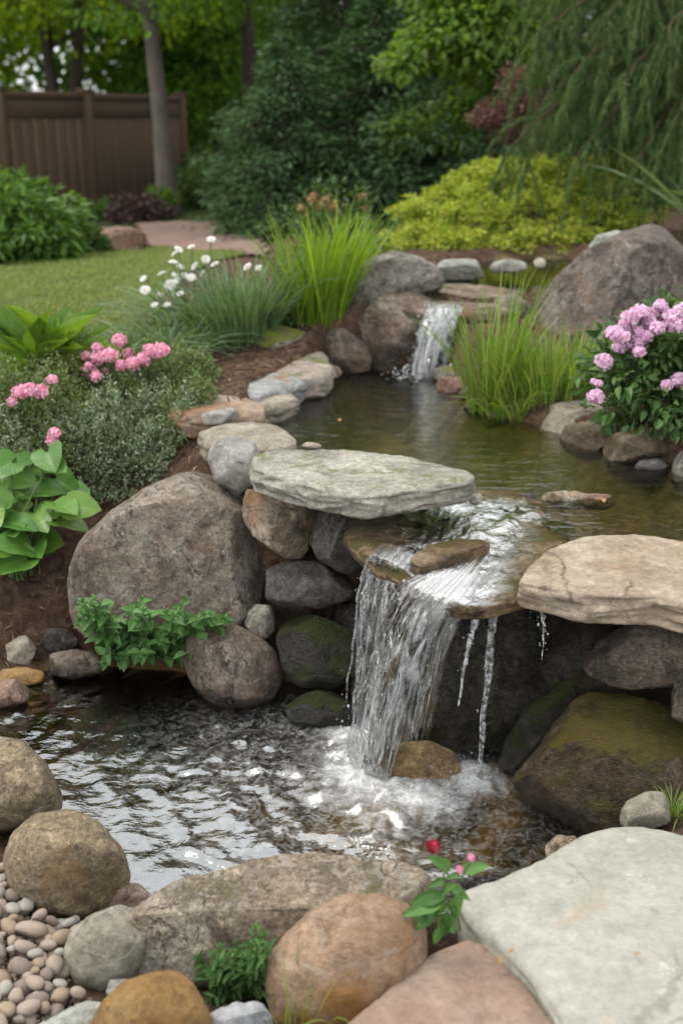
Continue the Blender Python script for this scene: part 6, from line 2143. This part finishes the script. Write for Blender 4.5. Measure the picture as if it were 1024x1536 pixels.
fall_sheet(mb, [p + np.array([.0, -.012, .003]) for p in LIP_M[:4]], [zl(520, 1140, 0), zl(548, 1165, 0), zl(575, 1172, 0), zl(596, 1160, 0)], 60, 46, 25, .034, BK_M[:4], c=.34)
part(mb, "water_sheet", FM, t)
mb = MB()
fall_sheet(mb, LIP_L, [zl(521, 1085, 0), zl(532, 1090, 0), zl(548, 1095, 0), zl(570, 1100, 0)], 44, 40, 35, .016, BK_L, c=.22)
part(mb, "water_veil", FM2, t)
mb = MB()
fall_sheet(mb, LIP_M[3:], [zl(612, 1120, 0), zl(640, 1128, 0)], 20, 40, 45, .014, [BK_M[3], BK_M[4]], c=.25)
part(mb, "water_veil", FM2, t)
# thin film of water sliding over the ledge
from mathutils.bvhtree import BVHTree
_lm = LEDGE.data
_bvh = BVHTree.FromPolygons([tuple(v.co) for v in _lm.vertices], [tuple(p.vertices) for p in _lm.polygons])
_lo = np.array(LEDGE.location)


def on_ledge(x, y, zmin):
    h = _bvh.ray_cast(Vector((x - _lo[0], y - _lo[1], 2.0)), Vector((0, 0, -1)))[0]
    return max(zmin, h[2] + _lo[2] if h is not None else zmin)


nu, nv = 90, 60
fx = np.linspace(0, 1, nu)
kx = [0, .25, .5, .75, 1]
up_row = np.stack([PZ(x, y, .662) for x, y in zip(np.interp(fx, kx, [555, 650, 710, 770, 840]), np.interp(fx, kx, [772, 752, 744, 744, 770]))])
lip_row = np.stack([PZ(x, y, .64) for x, y in zip(np.interp(fx, kx, [550, 606, 640, 700, 762]), np.interp(fx, kx, [834, 858, 886, 908, 906]))])
Vf = np.zeros((nu, nv, 3))
for i in range(nu):
    for j in range(nv):
        q = up_row[i] + (lip_row[i] - up_row[i]) * (j / (nv - 1))
        Vf[i, j] = (q[0], q[1], on_ledge(q[0], q[1], .60) + .004)
U_, W_ = np.meshgrid(fx, np.linspace(0, 1, nv), indexing='ij')
Vf[..., 2] = np.maximum(Vf[..., 2], .663 - .03 * W_)
Vf[..., 2] += (.004 * fbm(np.stack([U_ * 16, W_ * 5, 0 * U_], -1).reshape(-1, 3), 1.0, 3, 4)).reshape(nu, nv) * sstep(W_, 0, .25)
mb = MB()
mb.add(Vf.reshape(-1, 3), grid_faces(nu, nv), uv=np.stack([U_, W_], -1).reshape(-1, 2))
FILM = fall_mat("water_film", .55, .72, 12, 7.0, .45, ragged=.5, soft=.25, mask=True)
fo = part(mb, "water_film", FILM, t)
fm = np.zeros(nu * nv)
G = Vf.reshape(-1, 3)
for (ax_, ay_, bx_, by_, r_, s_) in [(815, 790, 760, 800, .085, 1.0), (760, 800, 700, 845, .085, .75), (690, 860, 640, 880, .07, .85), (620, 850, 560, 828, .045, .8), (700, 880, 745, 898, .05, .6), (720, 752, 660, 775, .05, .3)]:
    a_, b_2 = PZ(ax_, ay_, .665)[:2], PZ(bx_, by_, .66)[:2]
    e_ = b_2 - a_
    tt_ = np.clip(((G[:, :2] - a_) @ e_) / (e_ @ e_), 0, 1)
    dd_ = np.linalg.norm(G[:, :2] - a_ - tt_[:, None] * e_, axis=1)
    fm = np.maximum(fm, .82 * s_ * np.exp(-(dd_ / r_) ** 2))
fa = fo.data.attributes.new("foam", 'FLOAT', 'POINT')
fa.data.foreach_set("value", fm.astype(np.float32))
strands = MB()
allp = []
for k in range(10):
    f = rs.uniform(0, 1)
    A = np.array([np.interp(f, np.linspace(0, 1, 4), np.array(LIP_L)[:, j]) for j in range(3)])
    B = zl(518 + 48 * f + rs.normal(0, 5), 1080 + 20 * f + rs.uniform(-15, 10), 0)
    allp.append(strand(strands, A, B, rs.uniform(.002, .006), rs.uniform(.001, .004), 400 + k, c=.18, wob=.02))
for k in range(9):
    f = rs.uniform(0, 1)
    A = np.array([np.interp(f, np.linspace(0, 1, 4), np.array(LIP_M[:4])[:, j]) for j in range(3)]) + np.array([0, -.012, .006])
    B = zl(522 + 86 * f + rs.normal(0, 6), 1130 + 30 * math.sin(f * 3) + rs.uniform(-12, 16), 0)
    allp.append(strand(strands, A, B, rs.uniform(.001, .0035), rs.uniform(.0008, .0025), 440 + k, c=.3, wob=.022))
part(strands, "water_strand", GW, t)
for (a, za, b_, r0, r1, c, sd) in [((742, 898), .618, (716, 1172), .008, .004, .12, 500), ((748, 897), .618, (719, 1174), .010, .005, .12, 504), ((722, 902), .62, (688, 1060), .012, .003, .15, 501), ((730, 900), .62, (694, 1010), .012, .002, .15, 502), ((668, 906), .62, (618, 1118), .012, .006, .22, 503), ((676, 906), .62, (626, 1112), .01, .005, .22, 507), ((812, 918), .60, (813, 990), .006, .001, .1, 505)]:
    m1 = MB()
    A = zl(*a, za)
    B = zl(b_[0], b_[1], 0) if b_[1] > 1080 else PY(b_[0], b_[1], A[1] - .03)
    allp.append(strand(m1, A, B, r0, r1, sd, c=c, n=60, wob=.006, lump=.6 if sd in (500, 504) else 1.0))
    part(m1, "water_strand", GW, t)
mb = MB()
pts = np.concatenate(allp)
pts = pts[pts[:, 2] < .62]
pts = pts[rs.choice(len(pts), 380)] + rs.normal(0, .012, (380, 3))
sp = []
for q, n_, sd in ((IMPACT[0], 420, .10), (IMPACT[1], 90, .05), (IMPACT[2], 90, .06), (IMPACT[3], 60, .08)):
    a = rs.normal(0, sd, (n_, 2))
    sp.append(np.c_[q[0] + a[:, 0], q[1] + a[:, 1] * .8, np.abs(rs.normal(0, .045, n_)) * np.exp(-(a ** 2).sum(1) / (2 * sd * sd)) + .006])
drops(mb, np.concatenate([pts, *sp]), rs)
o = part(mb, "spray_drops", GW, t)
o['kind'] = 'stuff'

# ---- upper cascade
t = thing("waterfall", "small foaming cascade between the reddish rock and the tall grass into the upper pond", "waterfall", PZ(645, 560, Z_UP))
A0 = [PY(640, 464, 5.78), PY(658, 462, 5.78), PY(676, 463, 5.78), PY(696, 465, 5.78)]
B0 = [zl(622, 562, Z_UP), zl(638, 569, Z_UP), zl(652, 568, Z_UP), zl(668, 564, Z_UP)]
Bk0 = [a + np.array([.03, .14, .006]) for a in A0]
mb = MB()
fall_sheet(mb, A0, B0, 40, 34, 65, .02, Bk0, c=.22)
fall_sheet(mb, [a + np.array([0, -.012, .004]) for a in A0[:3]], [b_ + np.array([-.02, -.02, 0]) for b_ in B0[:3]], 40, 34, 75, .02, Bk0[:3], c=.25)
part(mb, "water_sheet", fall_mat("cascade_water", .40, .54, 12, 3.5, .95), t)
mb = MB()
fall_sheet(mb, [PY(685, 468, 5.8), PY(705, 470, 5.8), PY(722, 472, 5.8)], [PY(672, 556, 5.76), PY(692, 556, 5.76), PY(712, 552, 5.76)], 20, 20, 85, .014, None, c=.3)
part(mb, "water_veil", fall_mat("cascade_veil", .5, .68, 9, 4, .85), t)
strands = MB()
ap = []
for k in range(20):
    f = rs.uniform(0, 1)
    A = np.array([np.interp(f, np.linspace(0, 1, 4), np.array(A0)[:, j]) for j in range(3)])
    B = zl(620 + 60 * f + rs.normal(0, 3), 562 + rs.uniform(-4, 6), Z_UP)
    ap.append(strand(strands, A, B, .007, .005, 540 + k, c=.22, n=26, wob=.02))
part(strands, "water_strand", GW, t)
mb = MB()
pts = np.concatenate(ap)
pts = pts[rs.choice(len(pts), 350)] + rs.normal(0, .02, (350, 3))
q = PZ(640, 566, Z_UP)
sp = np.c_[q[0] + rs.normal(0, .09, 300), q[1] + rs.normal(0, .05, 300), Z_UP + np.abs(rs.normal(0, .025, 300))]
drops(mb, np.concatenate([pts, sp]), rs, (.003, .009))
o = part(mb, "spray_drops", GW, t)
o['kind'] = 'stuff'
